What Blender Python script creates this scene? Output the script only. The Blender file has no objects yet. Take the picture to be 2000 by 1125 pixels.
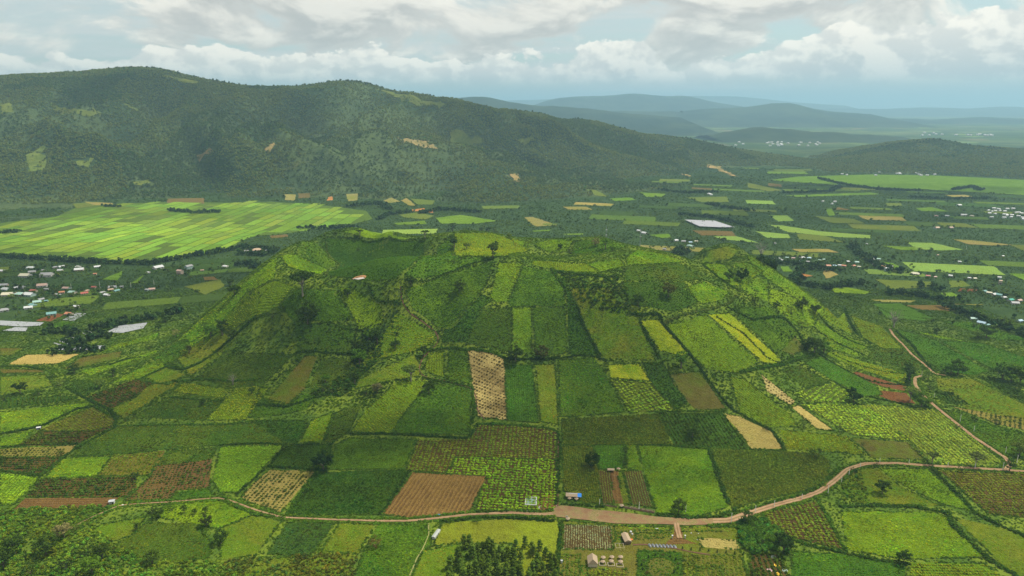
import bpy, bmesh, math, random
import numpy as np
from mathutils import Vector, Matrix, geometry, Euler

random.seed(7)
rng = np.random.default_rng(7)
sc = bpy.context.scene
col = sc.collection
R = math.radians

# ------------------------------------------------------------------ camera, sky, sun, exposure
F = 1376.0                      # focal length in pixels of the 2000 px wide picture
PITCH = R(14.49)
CZ = 300.0
cam_d = bpy.data.cameras.new('camera')
cam = bpy.data.objects.new('camera', cam_d); col.objects.link(cam)
cam.location = (0, 0, CZ)
cam.rotation_euler = (R(90) - PITCH, 0, 0)
cam_d.sensor_width = 36.0
cam_d.lens = 36.0 * F / 2000.0
cam_d.clip_start = 1.0
cam_d.clip_end = 200000.0
sc.camera = cam

SUN_EL, SUN_AZ = R(60), R(66)   # azimuth measured from +Y towards +X
sd = bpy.data.lights.new('sun', 'SUN')
sun = bpy.data.objects.new('sun', sd); col.objects.link(sun)
sd.energy = 4.6; sd.angle = R(1.5); sd.color = (1.0, 0.94, 0.84)
sdir = Vector((math.sin(SUN_AZ)*math.cos(SUN_EL), math.cos(SUN_AZ)*math.cos(SUN_EL), math.sin(SUN_EL)))
sun.rotation_euler = sdir.to_track_quat('Z', 'Y').to_euler()
sun.location = (0, 0, 900)

sc.view_settings.view_transform = 'Standard'
sc.view_settings.look = 'None'
sc.view_settings.gamma = 1.0
sc.view_settings.exposure = 0.50
sc.view_settings.use_curve_mapping = False
sc.cycles.max_bounces = 4
sc.cycles.diffuse_bounces = 2
sc.cycles.glossy_bounces = 2
sc.cycles.transmission_bounces = 2
sc.cycles.volume_bounces = 1
sc.cycles.transparent_max_bounces = 8
sc.cycles.use_adaptive_sampling = True
sc.cycles.adaptive_threshold = 0.015
sc.cycles.time_limit = 700
sc.cycles.use_denoising = True
sc.cycles.caustics_reflective = False
sc.cycles.caustics_refractive = False

class NT:
    """small node-building helper"""
    def __init__(s, tree): s.t = tree; s.n = tree.nodes; s.l = tree.links
    def node(s, typ, ins=None, **kw):
        n = s.n.new(typ)
        for k, v in kw.items(): setattr(n, k, v)
        for k, v in (ins or {}).items():
            if hasattr(v, 'is_output') or isinstance(v, bpy.types.NodeSocket): s.l.new(v, n.inputs[k])
            else: n.inputs[k].default_value = v
        return n
    def m(s, op, a, b=0.0, c=0.0, clamp=False):
        n = s.n.new('ShaderNodeMath'); n.operation = op; n.use_clamp = clamp
        for i, v in enumerate((a, b, c)):
            if isinstance(v, bpy.types.NodeSocket): s.l.new(v, n.inputs[i])
            else: n.inputs[i].default_value = v
        return n.outputs[0]
    def mix(s, f, a, b, blend='MIX'):
        n = s.n.new('ShaderNodeMix'); n.data_type = 'RGBA'; n.blend_type = blend
        for i, v in ((0, f), (6, a), (7, b)):
            if isinstance(v, bpy.types.NodeSocket): s.l.new(v, n.inputs[i])
            else: n.inputs[i].default_value = (v if i == 0 else (*v, 1) if len(v) == 3 else v)
        return n.outputs[2]
    def sm(s, v, lo, hi, a=0.0, b=1.0):
        n = s.n.new('ShaderNodeMapRange'); n.interpolation_type = 'SMOOTHSTEP'
        s.l.new(v, n.inputs[0])
        for i, x in ((1, lo), (2, hi), (3, a), (4, b)):
            if isinstance(x, bpy.types.NodeSocket): s.l.new(x, n.inputs[i])
            else: n.inputs[i].default_value = x
        return n.outputs[0]
    def noise(s, vec, scale, detail=6, rough=0.55, dist=0.0, lac=2.0):
        n = s.n.new('ShaderNodeTexNoise'); n.inputs['Scale'].default_value = scale
        n.inputs['Detail'].default_value = detail; n.inputs['Roughness'].default_value = rough
        n.inputs['Distortion'].default_value = dist; n.inputs['Lacunarity'].default_value = lac
        if vec is not None: s.l.new(vec, n.inputs['Vector'])
        return n.outputs['Fac'] if 'Fac' in n.outputs else n.outputs[0]
    def comb(s, x, y, z=0.0):
        n = s.n.new('ShaderNodeCombineXYZ')
        for i, v in enumerate((x, y, z)):
            if isinstance(v, bpy.types.NodeSocket): s.l.new(v, n.inputs[i])
            else: n.inputs[i].default_value = v
        return n.outputs[0]

# world: Nishita sky behind a broken deck of cloud and a bank of cumulus low over the plain
w = bpy.data.worlds.new('World'); sc.world = w; w.use_nodes = True
W = NT(w.node_tree); W.n.clear()
sky = W.node('ShaderNodeTexSky', sky_type='NISHITA', sun_disc=False, sun_elevation=SUN_EL, sun_rotation=SUN_AZ,
             altitude=800.0, air_density=1.3, dust_density=2.0, ozone_density=1.5)
tc = W.node('ShaderNodeTexCoord')
sep = W.node('ShaderNodeSeparateXYZ', {0: tc.outputs['Generated']})
X, Y, Z = sep.outputs
el = W.m('MAXIMUM', Z, 0.0)
az = W.m('ARCTAN2', X, Y)
den = W.m('ADD', el, 0.07)
px = W.m('DIVIDE', X, den); py = W.m('DIVIDE', Y, den)
P = W.comb(px, py)
skyc = W.mix(1.0, sky.outputs[0], (0.105, 0.108, 0.098), 'MULTIPLY')
skyc = W.mix(0.6, skyc, (0.37, 0.465, 0.48))
# high streaky layer
n1 = W.noise(W.comb(W.m('MULTIPLY', px, 0.55), py), 0.55, 9, 0.62, 0.4)
hi = W.sm(n1, 0.38, 0.60)
c1 = W.mix(W.sm(n1, 0.45, 0.75), (0.47, 0.50, 0.495), (0.60, 0.59, 0.545))
out = W.mix(W.m('MULTIPLY', hi, 0.85), skyc, c1)
# low grey stratocumulus shreds
wv = W.comb(az, W.m('MULTIPLY', el, 2.3), 7.3)
n2 = W.noise(wv, 5.2, 10, 0.56, 0.35)
n2b = W.noise(W.comb(W.m('ADD', az, 0.012), W.m('ADD', W.m('MULTIPLY', el, 2.3), 0.035), 7.3), 5.2, 10, 0.56, 0.35)
lo = W.m('MULTIPLY', W.sm(n2, 0.44, 0.53), W.sm(el, 0.02, 0.06))
lit = W.m('ADD', W.m('MULTIPLY', W.sm(W.m('SUBTRACT', n2, n2b), -0.05, 0.09), 0.75), W.m('MULTIPLY', W.sm(n2, 0.62, 0.46), 0.3), clamp=True)
c2 = W.mix(lit, (0.40, 0.39, 0.37), (0.80, 0.745, 0.65))
out = W.mix(W.m('MULTIPLY', lo, 0.9), out, c2)
# cumulus bank: height of its tops along the horizon, its edge roughened by noise
azf = W.sm(az, -0.66, 0.66)
azl = W.m('DIVIDE', W.m('ADD', az, 0.66), 1.32, clamp=True)
fc = W.node('ShaderNodeFloatCurve', {1: azl})
cv = fc.mapping.curves[0]
pts = [(0, .075), (.10, .066), (.20, .078), (.28, .064), (.35, .080), (.41, .062), (.46, .070), (.52, .064), (.56, .070), (.59, .094), (.625, .096), (.65, .066),
       (.70, .060), (.73, .066), (.78, .086), (.82, .104), (.88, .10), (.93, .108), (1, .12)]
while len(cv.points) > 2: cv.points.remove(cv.points[1])
cv.points[0].location = (0, pts[0][1]*6); cv.points[1].location = (1, pts[-1][1]*6)
for a, b in pts[1:-1]: cv.points.new(a, b*6)
fc.mapping.update()
top = W.m('DIVIDE', fc.outputs[0], 6.0)
av = W.comb(W.m('MULTIPLY', az, 1.0), W.m('MULTIPLY', el, 1.5), 2.1)
nb = W.noise(av, 16.0, 8, 0.55)
vor = W.node('ShaderNodeTexVoronoi', {'Vector': W.comb(W.m('ADD', az, W.m('MULTIPLY', nb, .035)), W.m('ADD', W.m('MULTIPLY', el, 1.5), W.m('MULTIPLY', nb, .03)), 0.4), 'Scale': 34.0, 'Detail': 3.0, 'Roughness': .6}, feature='SMOOTH_F1')
puff = W.m('SUBTRACT', 0.6, vor.outputs['Distance'])
edge = W.m('ADD', top, W.m('ADD', W.m('MULTIPLY', W.m('SUBTRACT', nb, 0.5), 0.085), W.m('MULTIPLY', puff, 0.012)))
gap = W.m('SUBTRACT', edge, el)
body = W.m('MULTIPLY', W.sm(gap, 0.0, 0.005), W.sm(el, 0.018, 0.040))
nb2 = W.noise(W.comb(W.m('ADD', az, 0.010), W.m('ADD', W.m('MULTIPLY', el, 1.5), 0.012), 2.1), 16.0, 8, 0.55)
rel = W.sm(W.m('SUBTRACT', nb, nb2), -0.06, 0.08)
hgt = W.m('DIVIDE', el, W.m('MAXIMUM', top, 0.02))
bri = W.m('ADD', W.m('MULTIPLY', rel, 0.55), W.m('MULTIPLY', W.sm(hgt, 0.3, 1.0), 0.5), clamp=True)
c3 = W.mix(bri, (0.45, 0.455, 0.445), (0.86, 0.80, 0.695))
out = W.mix(W.m('MULTIPLY', body, 0.92), out, c3)
# blue-grey air low over the plain
out = W.mix(W.sm(el, 0.0, 0.045, 0.85, 0.0), out, (0.335, 0.395, 0.405))
bg = W.node('ShaderNodeBackground', {0: out, 1: 1.0})
wo = W.node('ShaderNodeOutputWorld', {0: bg.outputs[0]})

# ------------------------------------------------------------------ rays and relief
def ray(px_, py_):
    u = (np.asarray(px_, float) - 1000.0)/F; v = (562.5 - np.asarray(py_, float))/F
    c, s = math.cos(PITCH), math.sin(PITCH)
    return u, c + s*v, -s + c*v
def at_height(p, q, h):
    x, y, z = ray(p, q); t = (h - CZ)/z
    return x*t, y*t
def at_depth(p, q, D):
    x, y, z = ray(p, q); t = D/y
    return x*t, D, CZ + z*t

def vnoise(x, y, seed=0):
    """smooth value noise, -1..1"""
    x = np.asarray(x, float); y = np.asarray(y, float)
    xi = np.floor(x).astype(np.int64); yi = np.floor(y).astype(np.int64)
    fx = x-xi; fy = y-yi; fx = fx*fx*(3-2*fx); fy = fy*fy*(3-2*fy)
    def h(a, b):
        n = (a*374761393 + b*668265263 + seed*1442695041) & 0x7fffffff
        n = ((n ^ (n >> 13))*1274126177) & 0x7fffffff
        return ((n ^ (n >> 16)) & 0xffff)/32767.5 - 1
    return (h(xi, yi)*(1-fx)+h(xi+1, yi)*fx)*(1-fy) + (h(xi, yi+1)*(1-fx)+h(xi+1, yi+1)*fx)*fy
def fbm(x, y, o=4, seed=0, g=.5):
    r = 0; a = 1; t = 0
    for i in range(o):
        r = r + a*vnoise(x*2**i+i*17.3, y*2**i-i*9.1, seed+i); t += a; a *= g
    return r/t

def tps(P_, V_, lam=0.0):
    P_ = np.array(P_, float); V_ = np.array(V_, float); S = 500.0; A_ = P_/S
    d2 = ((A_[:, None]-A_[None])**2).sum(-1); K = np.where(d2 > 0, d2*np.log(d2+1e-20), 0)*.5
    n = len(A_); K[np.arange(n), np.arange(n)] += lam
    Q = np.hstack([np.ones((n, 1)), A_]); M = np.zeros((n+3, n+3)); M[:n, :n] = K; M[:n, n:] = Q; M[n:, :n] = Q.T
    wgt = np.linalg.solve(M, np.concatenate([V_, np.zeros(3)]))
    def f(x, y):
        xs = x.ravel()/S; ys = y.ravel()/S; o = np.empty(len(xs))
        for i in range(0, len(xs), 20000):
            a = xs[i:i+20000]; b = ys[i:i+20000]
            d = (a[:, None]-A_[None, :, 0])**2 + (b[:, None]-A_[None, :, 1])**2
            o[i:i+20000] = (np.where(d > 0, d*np.log(d+1e-20), 0)*.5) @ wgt[:n] + wgt[n] + wgt[n+1]*a + wgt[n+2]*b
        return o.reshape(x.shape)
    return f

# hill with craters: (pixel x, pixel y, height)
HC = [
 (640,460,110),(680,452,114),(700,450,115),(760,463,110),(830,466,111),(900,452,121),(940,456,119),
 (610,476,110),(580,490,108),(545,503,106),(540,525,100),(580,541,97),(640,549,97),(700,553,97),(760,550,98),(800,546,100),
 (850,526,105),(900,514,109),(960,505,112),(1010,503,113),
 (700,542,66),(760,534,68),(650,532,71),(700,505,80),(640,500,84),(760,505,82),(820,505,87),(600,525,84),(860,500,97),(700,475,98),(760,480,98),
 (1000,466,113),(1050,467,110),(1110,467,112),(1180,465,114),(1230,480,112),(1290,492,106),(1340,508,99),
 (1050,490,98),(1100,492,98),(1000,487,106),(1080,508,106),(1150,514,107),(1200,503,110),(1020,500,108),
 (1420,478,101),(1380,487,97),(1470,498,95),(1385,503,86),(1440,502,88),(1400,516,90),(1350,517,94),(1455,512,90),
 (1540,545,68),(1600,590,43),(1650,637,20),(1700,690,8),
 (540,497,104),(480,547,72),(400,612,33),(330,682,12),(250,722,4),
 (1000,560,90),(1000,600,73),(1000,650,52),(1000,700,35),(1000,750,22),(1000,800,14),(1000,850,8),(1000,900,4),
 (900,600,72),(900,650,52),(900,700,34),(920,560,88),
 (850,640,50),(850,590,72),(850,690,33),(820,730,22),
 (600,580,86),(600,620,66),(600,660,49),(600,700,34),(600,750,20),(600,800,11),(600,900,2),
 (700,590,77),(760,600,72),(750,640,51),(715,690,30),(700,640,53),(690,740,18),(760,700,33),(760,740,26),(760,800,12),(760,900,4),
 (500,600,70),(520,650,47),(450,650,38),(460,700,25),(400,700,17),(350,750,8),(400,780,7),(300,800,3),(480,800,8),(200,800,1),
 (1120,560,91),(1110,610,68),(1115,660,46),(1150,700,36),(1100,750,22),
 (1200,560,93),(1200,600,76),(1200,650,55),(1200,700,38),(1200,750,23),(1200,800,13),(1200,900,3),
 (1300,550,92),(1300,600,75),(1300,650,56),(1300,700,39),(1300,760,22),(1300,820,10),
 (1400,550,84),(1400,600,69),(1400,650,53),(1400,700,37),(1400,760,20),(1400,820,9),(1400,900,3),
 (1500,550,77),(1500,600,62),(1500,650,46),(1500,700,30),(1500,750,19),(1500,820,8),
 (1570,620,46),(1600,660,28),(1600,700,19),(1600,760,9),(1680,740,4),
]
cp, cvv = [], []
for p_, q_, h_ in HC:
    x_, y_ = at_height(p_, q_, h_); cp.append((float(x_), float(y_))); cvv.append(h_)
# far side of the hill, falling to the plain (world metres)
SIL = [(640,458,110),(670,450,113),(700,449,115),(760,459,112),(830,463,112),(865,456,117),(900,451,121),(960,455,119),(1000,464,114),(1050,467,111),(1110,467,112),
       (1150,464,113),(1180,464,114),(1230,478,112),(1300,491,106),(1340,504,100),(1380,487,98),(1420,478,101),(1470,498,95),(1505,520,84),(1540,545,68),(1600,590,43),(1650,637,20),
       (600,470,108),(570,482,106),(540,497,104),(480,547,72),(400,612,33),(330,682,12)]
for p_, q_, h_ in SIL:
    x_, y_ = at_height(p_, q_, h_); n_ = math.hypot(x_, y_); ux, uy = x_/n_, y_/n_
    if not any(abs(p_-a_) < 12 and abs(q_-b_) < 8 for a_, b_, _ in HC): cp.append((float(x_), float(y_))); cvv.append(h_)
    side = .75 if 560 < p_ < 1490 else 1.3
    for dd, dh in ((45, 17), (100, 45), (170, 78)):
        cp.append((float(x_+ux*dd), float(y_+uy*dd))); cvv.append(max(0.0, h_-dh*side))
for x_, y_, h_ in [(-260,1330,4),(-60,1360,6),(140,1350,6),(330,1320,4)]:
    cp.append((x_, y_)); cvv.append(h_)
C0 = np.array(cp)
for gx in np.arange(-1500, 1501, 150):
    for gy in np.arange(200, 2001, 120):
        if ((gx-10)/520)**2 + ((gy-860)/470)**2 > 1.0 and np.min(np.hypot(C0[:, 0]-gx, C0[:, 1]-gy)) > 70:
            cp.append((gx, gy)); cvv.append(0.0)
nx0, nx1, ny0, ny1, ns = -1500, 1500, 150, 2000, 5.0
gxs = np.arange(nx0, nx1+1, ns); gys = np.arange(ny0, ny1+1, ns)
GX, GY = np.meshgrid(gxs, gys)
NEAR = np.zeros_like(GX)
msk = (abs(GX-10) < 720) & (GY > 330) & (GY < 1480)
fn = tps(cp, cvv, 1e-5)
v_ = fn(GX[msk], GY[msk]); NEAR[msk] = v_
fade = np.clip((720-abs(GX-10))/120, 0, 1)*np.clip((GY-330)/80, 0, 1)*np.clip((1480-GY)/100, 0, 1)
NEAR = np.maximum(NEAR, -0.5)*fade
hmask = np.clip(NEAR/30, 0, 1)
NEAR += hmask*(fbm(GX/45, GY/45, 4, 3)*1.5) + fbm(GX/160, GY/160, 3, 5)*1.0

# forested mountain behind: crest and foot, (pixel x, pixel y, depth)
CR = [(-400,190,3500),(-150,168,3500),(0,154,3550),(70,148,3550),(140,143,3550),(200,138,3600),(270,131,3600),(330,140,3600),(400,156,3650),(470,167,3650),(540,171,3700),
 (600,164,3700),(690,160,3700),(730,168,3700),(800,185,3750),(880,197,3800),(950,208,3850),(1000,213,3850),(1050,222,3900),(1100,237,3900),(1135,235,3900),
 (1200,250,3950),(1300,270,4000),(1350,276,4000),(1430,290,4050),(1520,302,4100),(1600,312,4100),
 (1680,296,3950),(1740,284,3950),(1800,276,3950),(1850,278,3950),(1900,288,3950),(1960,291,3950),(2100,296,3950),(2300,310,3950)]
MID = [(-150,300,2650),(0,300,2700),(150,290,2720),(300,300,2720),(300,215,3250),(100,210,3100),(450,240,3150),(450,310,2720),(600,300,2750),(600,225,3300),(750,300,2850),(760,225,3350),
 (900,290,2980),(900,330,2750),(1000,300,3100),(1050,340,2850),(1100,290,3300),(1200,310,3350),(1200,345,3020),(1350,325,3500),(1450,335,3520),
 (1750,315,3550),(1850,310,3550),(1950,318,3500),(2050,320,3500)]
FT = [(-400,440),(-150,432),(0,425),(60,420),(110,405),(150,395),(300,386),(420,386),(500,386),(600,386),(690,386),(760,392),(830,392),(900,396),(1000,394),(1080,388),(1150,383),(1220,378),(1280,371),
      (1350,367),(1450,354),(1530,342),(1600,338),(1700,337),(1800,340),(1900,343),(2000,350),(2150,355),(2300,360)]
mp, mv = [], []
for p_, q_, D_ in CR:
    a = at_depth(p_, q_, D_); mp.append((float(a[0]), D_)); mv.append(float(a[2])-4)
    mp.append((float(a[0])*1.02, D_+350)); mv.append((float(a[2])-4)*.78)
    mp.append((float(a[0])*1.05, D_+1500)); mv.append(0)
for p_, q_, D_ in MID:
    a = at_depth(p_, q_, D_); mp.append((float(a[0]), D_)); mv.append(float(a[2]))
for p_, q_ in FT:
    a = at_height(p_, q_, 4.0); mp.append((float(a[0]), float(a[1]))); mv.append(2)
    a = at_height(p_, q_, 0.0); mp.append((float(a[0])*.98, float(a[1])-160)); mv.append(-6)
mx0, mx1, my0, my1, ms = -4200, 4200, 1600, 5800, 20.0
mxs = np.arange(mx0, mx1+1, ms); mys = np.arange(my0, my1+1, ms)
MX, MY = np.meshgrid(mxs, mys)
MT = tps(mp, mv, 1e-4)(MX, MY)
# spurs and gullies running down the slope
wx = MX + fbm(MX/600, MY/600, 3, 21)*260; wy = MY + fbm(MX/600, MY/600, 3, 22)*200
rid = 1-2*np.abs(fbm(wx/330, wy/620, 4, 31)); amp = np.clip(MT/120, 0, 1)*np.clip((440-MT)/240, .08, 1)*np.clip((3950-MY)/500, .15, 1)
MT = MT + amp*(rid-.45)*140 + amp*fbm(MX/90, MY/90, 3, 41)*12
MT = np.where(MT < 0, np.maximum(MT*.3, -6), MT)
eX = np.clip((4200-abs(MX))/600, 0, 1); MT *= eX*np.clip((5800-MY)/500, 0, 1)*np.clip((MY-1600)/200, 0, 1)

def bil(G, x, y, x0, y0, s):
    fx = np.clip((x-x0)/s, 0, G.shape[1]-1.001); fy = np.clip((y-y0)/s, 0, G.shape[0]-1.001)
    i = fx.astype(int); j = fy.astype(int); a = fx-i; b = fy-j
    return (G[j, i]*(1-a)+G[j, i+1]*a)*(1-b) + (G[j+1, i]*(1-a)+G[j+1, i+1]*a)*b
def ZZ(x, y):
    x = np.asarray(x, float); y = np.asarray(y, float)
    n = np.where((x > nx0) & (x < nx1) & (y > ny0) & (y < ny1), bil(NEAR, x, y, nx0, ny0, ns), 0)
    m_ = np.where((x > mx0) & (x < mx1) & (y > my0) & (y < my1), bil(MT, x, y, mx0, my0, ms), 0)
    return n + m_
def hit(p, q):
    """where the line of sight through a photograph pixel meets the ground: x, y, z"""
    p = np.atleast_1d(np.asarray(p, float)); q = np.atleast_1d(np.asarray(q, float))
    dx, dy, dz = ray(p, q)
    ts = np.concatenate([np.arange(350, 2000, 3.0), np.arange(2000, 6000, 12.0), np.geomspace(6000, 40000, 60)])
    T = np.full(len(p), 40000.0); lo_ = np.full(len(p), 350.0); done = np.zeros(len(p), bool)
    for t in ts:
        g = (CZ + dz*t) < ZZ(dx*t, dy*t)
        new = g & ~done; T[new] = t; done |= g; lo_[~done] = t
        if done.all(): break
    for _ in range(12):
        mid_ = (T+lo_)/2; g = (CZ+dz*mid_) < ZZ(dx*mid_, dy*mid_)
        T = np.where(g, mid_, T); lo_ = np.where(g, lo_, mid_)
    T = np.where(done, T, 40000.0)
    return dx*T, dy*T, ZZ(dx*T, dy*T)
def in_view(x, y, z, mx_=.08):
    c, s = math.cos(PITCH), math.sin(PITCH)
    f_ = y*c - (z-CZ)*s; u = x/f_; v = (y*s + (z-CZ)*c)/f_
    return (f_ > 0) & (abs(u) < 1000/F*(1+mx_)) & (v > -562.5/F*(1+mx_))
def inpoly(px_, py_, poly):
    poly = np.asarray(poly, float); r = np.zeros(len(px_), bool); n = len(poly); j = n-1
    for i in range(n):
        xi, yi = poly[i]; xj, yj = poly[j]
        c = ((yi > py_) != (yj > py_)) & (px_ < (xj-xi)*(py_-yi)/((yj-yi) if yj != yi else 1e-9)+xi)
        r ^= c; j = i
    return r

# ------------------------------------------------------------------ materials
def mat(name): 
    m_ = bpy.data.materials.new(name); m_.use_nodes = True; t = NT(m_.node_tree)
    b = next(n for n in t.n if n.type == 'BSDF_PRINCIPLED'); b.inputs['Specular IOR Level'].default_value = .0
    b.inputs['Roughness'].default_value = .85
    return m_, t, b
def plain(name, c, rough=.8, var=.12, scale=.8, spec=.2):
    m_, t, b = mat(name)
    tc_ = t.node('ShaderNodeTexCoord')
    n = t.noise(tc_.outputs['Object'], scale, 5, .6)
    dk = tuple(v*(1-var*2) for v in c); lt = tuple(min(1, v*(1+var)) for v in c)
    t.l.new(t.mix(n, dk, lt), b.inputs['Base Color']); b.inputs['Roughness'].default_value = rough
    b.inputs['Specular IOR Level'].default_value = spec
    return m_

# one ground-cover material: colours and pattern come from the sheet's own attributes
mField, t, b = mat('field_cover')
ca = t.node('ShaderNodeAttribute', attribute_name='cola'); cb = t.node('ShaderNodeAttribute', attribute_name='colb')
pr = t.node('ShaderNodeAttribute', attribute_name='par')           # x: row strength, y: dot strength, z: mottling
uv = t.node('ShaderNodeUVMap', uv_map='rows')
tc_ = t.node('ShaderNodeTexCoord')
s3 = t.node('ShaderNodeSeparateXYZ', {0: pr.outputs['Vector']}); suv = t.node('ShaderNodeSeparateXYZ', {0: uv.outputs[0]})
O = tc_.outputs['Object']
wob = t.m('MULTIPLY', t.m('SUBTRACT', t.noise(O, .08, 3), .5), .9)
u_ = t.m('ADD', suv.outputs[0], wob)
su = t.m('SINE', t.m('MULTIPLY', u_, 6.2832)); sv = t.m('SINE', t.m('MULTIPLY', suv.outputs[1], 6.2832))
rows = t.sm(su, -.5, .6); dots = t.m('MULTIPLY', rows, t.sm(sv, -.7, .5))
pat = t.m('ADD', t.m('MULTIPLY', s3.outputs[0], rows), t.m('MULTIPLY', s3.outputs[1], dots), clamp=True)
big = t.noise(O, .018, 5, .6, .5); med = t.noise(O, .11, 5, .65); fine = t.noise(O, .75, 4, .7)
mot = t.m('MULTIPLY', t.m('ADD', t.sm(big, .35, .68), t.m('MULTIPLY', t.m('SUBTRACT', med, .5), 1.8)), s3.outputs[2], clamp=True)
fac = t.m('MAXIMUM', pat, mot)
base = t.mix(fac, ca.outputs['Color'], cb.outputs['Color'])
cl = t.noise(O, .30, 5, .7)
val = t.m('MAXIMUM', .12, t.m('ADD', -.12, t.m('ADD', t.m('MULTIPLY', fine, .8), t.m('ADD', t.m('MULTIPLY', cl, .85), t.m('MULTIPLY', med, .65)))))
g = t.node('ShaderNodeVectorMath', {0: base, 1: t.comb(val, val, t.m('MULTIPLY', val, .62))}, operation='MULTIPLY')
t.l.new(g.outputs[0], b.inputs['Base Color'])
hgt_ = t.m('ADD', t.m('ADD', t.m('MULTIPLY', fine, .9), t.m('MULTIPLY', cl, 1.5)), t.m('MULTIPLY', pat, .45))
bp = t.node('ShaderNodeBump', {'Height': hgt_, 'Distance': 1.5, 'Strength': 1.0}); t.l.new(bp.outputs[0], b.inputs['Normal'])

# leaves: colour carried by each planted point, shaded by each plant's own chance
def leafmat(name, tint=(1, 1, 1), attr='col', typ='INSTANCER'):
    m_, t, b = mat(name)
    a = t.node('ShaderNodeAttribute', attribute_name=attr, attribute_type=typ)
    oi = t.node('ShaderNodeObjectInfo'); geo = t.node('ShaderNodeNewGeometry')
    r = t.m('ADD', .95, t.m('ADD', t.m('MULTIPLY', oi.outputs['Random'], .34), t.m('MULTIPLY', geo.outputs['Random Per Island'], .38)))
    g = t.node('ShaderNodeVectorMath', {0: a.outputs['Color'], 1: t.comb(t.m('MULTIPLY', r, tint[0]), t.m('MULTIPLY', r, tint[1]), t.m('MULTIPLY', r, tint[2]*.6))}, operation='MULTIPLY')
    t.l.new(g.outputs[0], b.inputs['Base Color']); b.inputs['Roughness'].default_value = .7
    tr = t.node('ShaderNodeBsdfTranslucent', {0: g.outputs[0]}); mx = t.node('ShaderNodeMixShader', {0: .28, 1: b.outputs[0], 2: tr.outputs[0]})
    outn = next(n for n in t.n if n.type == 'OUTPUT_MATERIAL'); t.l.new(mx.outputs[0], outn.inputs[0])
    return m_
mLeaf = leafmat('crop_leaf')
mTreeLeaf = leafmat('tree_leaf', attr='leafcol', typ='OBJECT')
mBark = plain('bark', (.10, .08, .055), var=.2); mPaleBark = plain('pale_bark', (.20, .18, .14), var=.15)

# ------------------------------------------------------------------ mesh helpers
def mk(name, verts, faces, m_, parent=None, kind=None, smooth=False):
    me = bpy.data.meshes.new(name); me.from_pydata([tuple(v) for v in verts], [], faces); me.materials.append(m_)
    if smooth: me.shade_smooth()
    o = bpy.data.objects.new(name, me); col.objects.link(o)
    if parent: o.parent = parent
    if kind: o['kind'] = kind
    return o
def thing(name, label, cat, loc=(0, 0, 0), rz=0.0, group=None, scale=1.0):
    o = bpy.data.objects.new(name, None); col.objects.link(o); o.empty_display_size = .5
    o.location = loc; o.rotation_euler = (0, 0, rz); o.scale = (scale,)*3
    o['label'] = label; o['category'] = cat
    if group: o['group'] = group
    return o
def box(V, Fc, c, s, rz=0.0, taper=1.0):
    """append a box: centre c, size s"""
    k = len(V); ca_, sa_ = math.cos(rz), math.sin(rz)
    for dz in (-.5, .5):
        f_ = taper if dz > 0 else 1.0
        for dx, dy in ((-.5, -.5), (.5, -.5), (.5, .5), (-.5, .5)):
            x, y = dx*s[0]*f_, dy*s[1]*f_
            V.append((c[0]+x*ca_-y*sa_, c[1]+x*sa_+y*ca_, c[2]+dz*s[2]))
    Fc += [(k, k+3, k+2, k+1), (k+4, k+5, k+6, k+7)] + [(k+i, k+(i+1) % 4, k+4+(i+1) % 4, k+4+i) for i in range(4)]
def tube(V, Fc, p0, p1, r0, r1, n=6):
    p0 = Vector(p0); p1 = Vector(p1); d = (p1-p0).normalized(); a = d.orthogonal().normalized(); b_ = d.cross(a); k = len(V)
    for p_, r_ in ((p0, r0), (p1, r1)):
        for i in range(n):
            t_ = 2*math.pi*i/n; V.append(tuple(p_ + (a*math.cos(t_)+b_*math.sin(t_))*r_))
    Fc += [(k+i, k+(i+1) % n, k+n+(i+1) % n, k+n+i) for i in range(n)] + [tuple(k+n+i for i in range(n))]

# non-uniform ground grid: 5 m on the hill, coarser away from it
def axis(segs):
    o = []
    for a, b_, s in segs: o += list(np.arange(a, b_, s))
    return np.array(o + [segs[-1][1]])
def grow(a, b_, n): return list(np.geomspace(a, b_, n))
xs_pos = list(np.arange(0, 700, 5.)) + list(np.arange(700, 3000, 20.)) + grow(3000, 60000, 26)
xs_ = np.array([-v for v in xs_pos[:0:-1]] + xs_pos)
ys_ = np.array(list(np.arange(-300, 250, 50.)) + list(np.arange(250, 1250, 5.)) + list(np.arange(1250, 5000, 20.)) + grow(5000, 70000, 30))
XX, YY = np.meshgrid(xs_, ys_); ZG = ZZ(XX, YY)
mtn_z = np.where((XX > mx0) & (XX < mx1) & (YY > my0) & (YY < my1), bil(MT, XX, YY, mx0, my0, ms), 0)
nxg, nyg = len(xs_), len(ys_)
idx = np.arange(nxg*nyg).reshape(nyg, nxg)
Q = np.stack([idx[:-1, :-1], idx[:-1, 1:], idx[1:, 1:], idx[1:, :-1]], -1).reshape(-1, 4)
PTS = np.stack([XX, YY, ZG], -1).reshape(-1, 3)
def grid_obj(name, quads, m_, kind='structure'):
    u, inv = np.unique(quads, return_inverse=True); me = bpy.data.meshes.new(name)
    me.vertices.add(len(u)); me.vertices.foreach_set('co', PTS[u].astype(np.float32).ravel())
    nq = len(quads); me.loops.add(nq*4); me.loops.foreach_set('vertex_index', inv.reshape(-1).astype(np.int32))
    me.polygons.add(nq); me.polygons.foreach_set('loop_start', np.arange(0, nq*4, 4, dtype=np.int32))
    me.update(calc_edges=True); me.shade_smooth(); me.materials.append(m_)
    o = bpy.data.objects.new(name, me); col.objects.link(o); o['kind'] = kind
    return o
isM = (mtn_z.reshape(-1)[Q].max(1) > 3.0)

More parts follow.
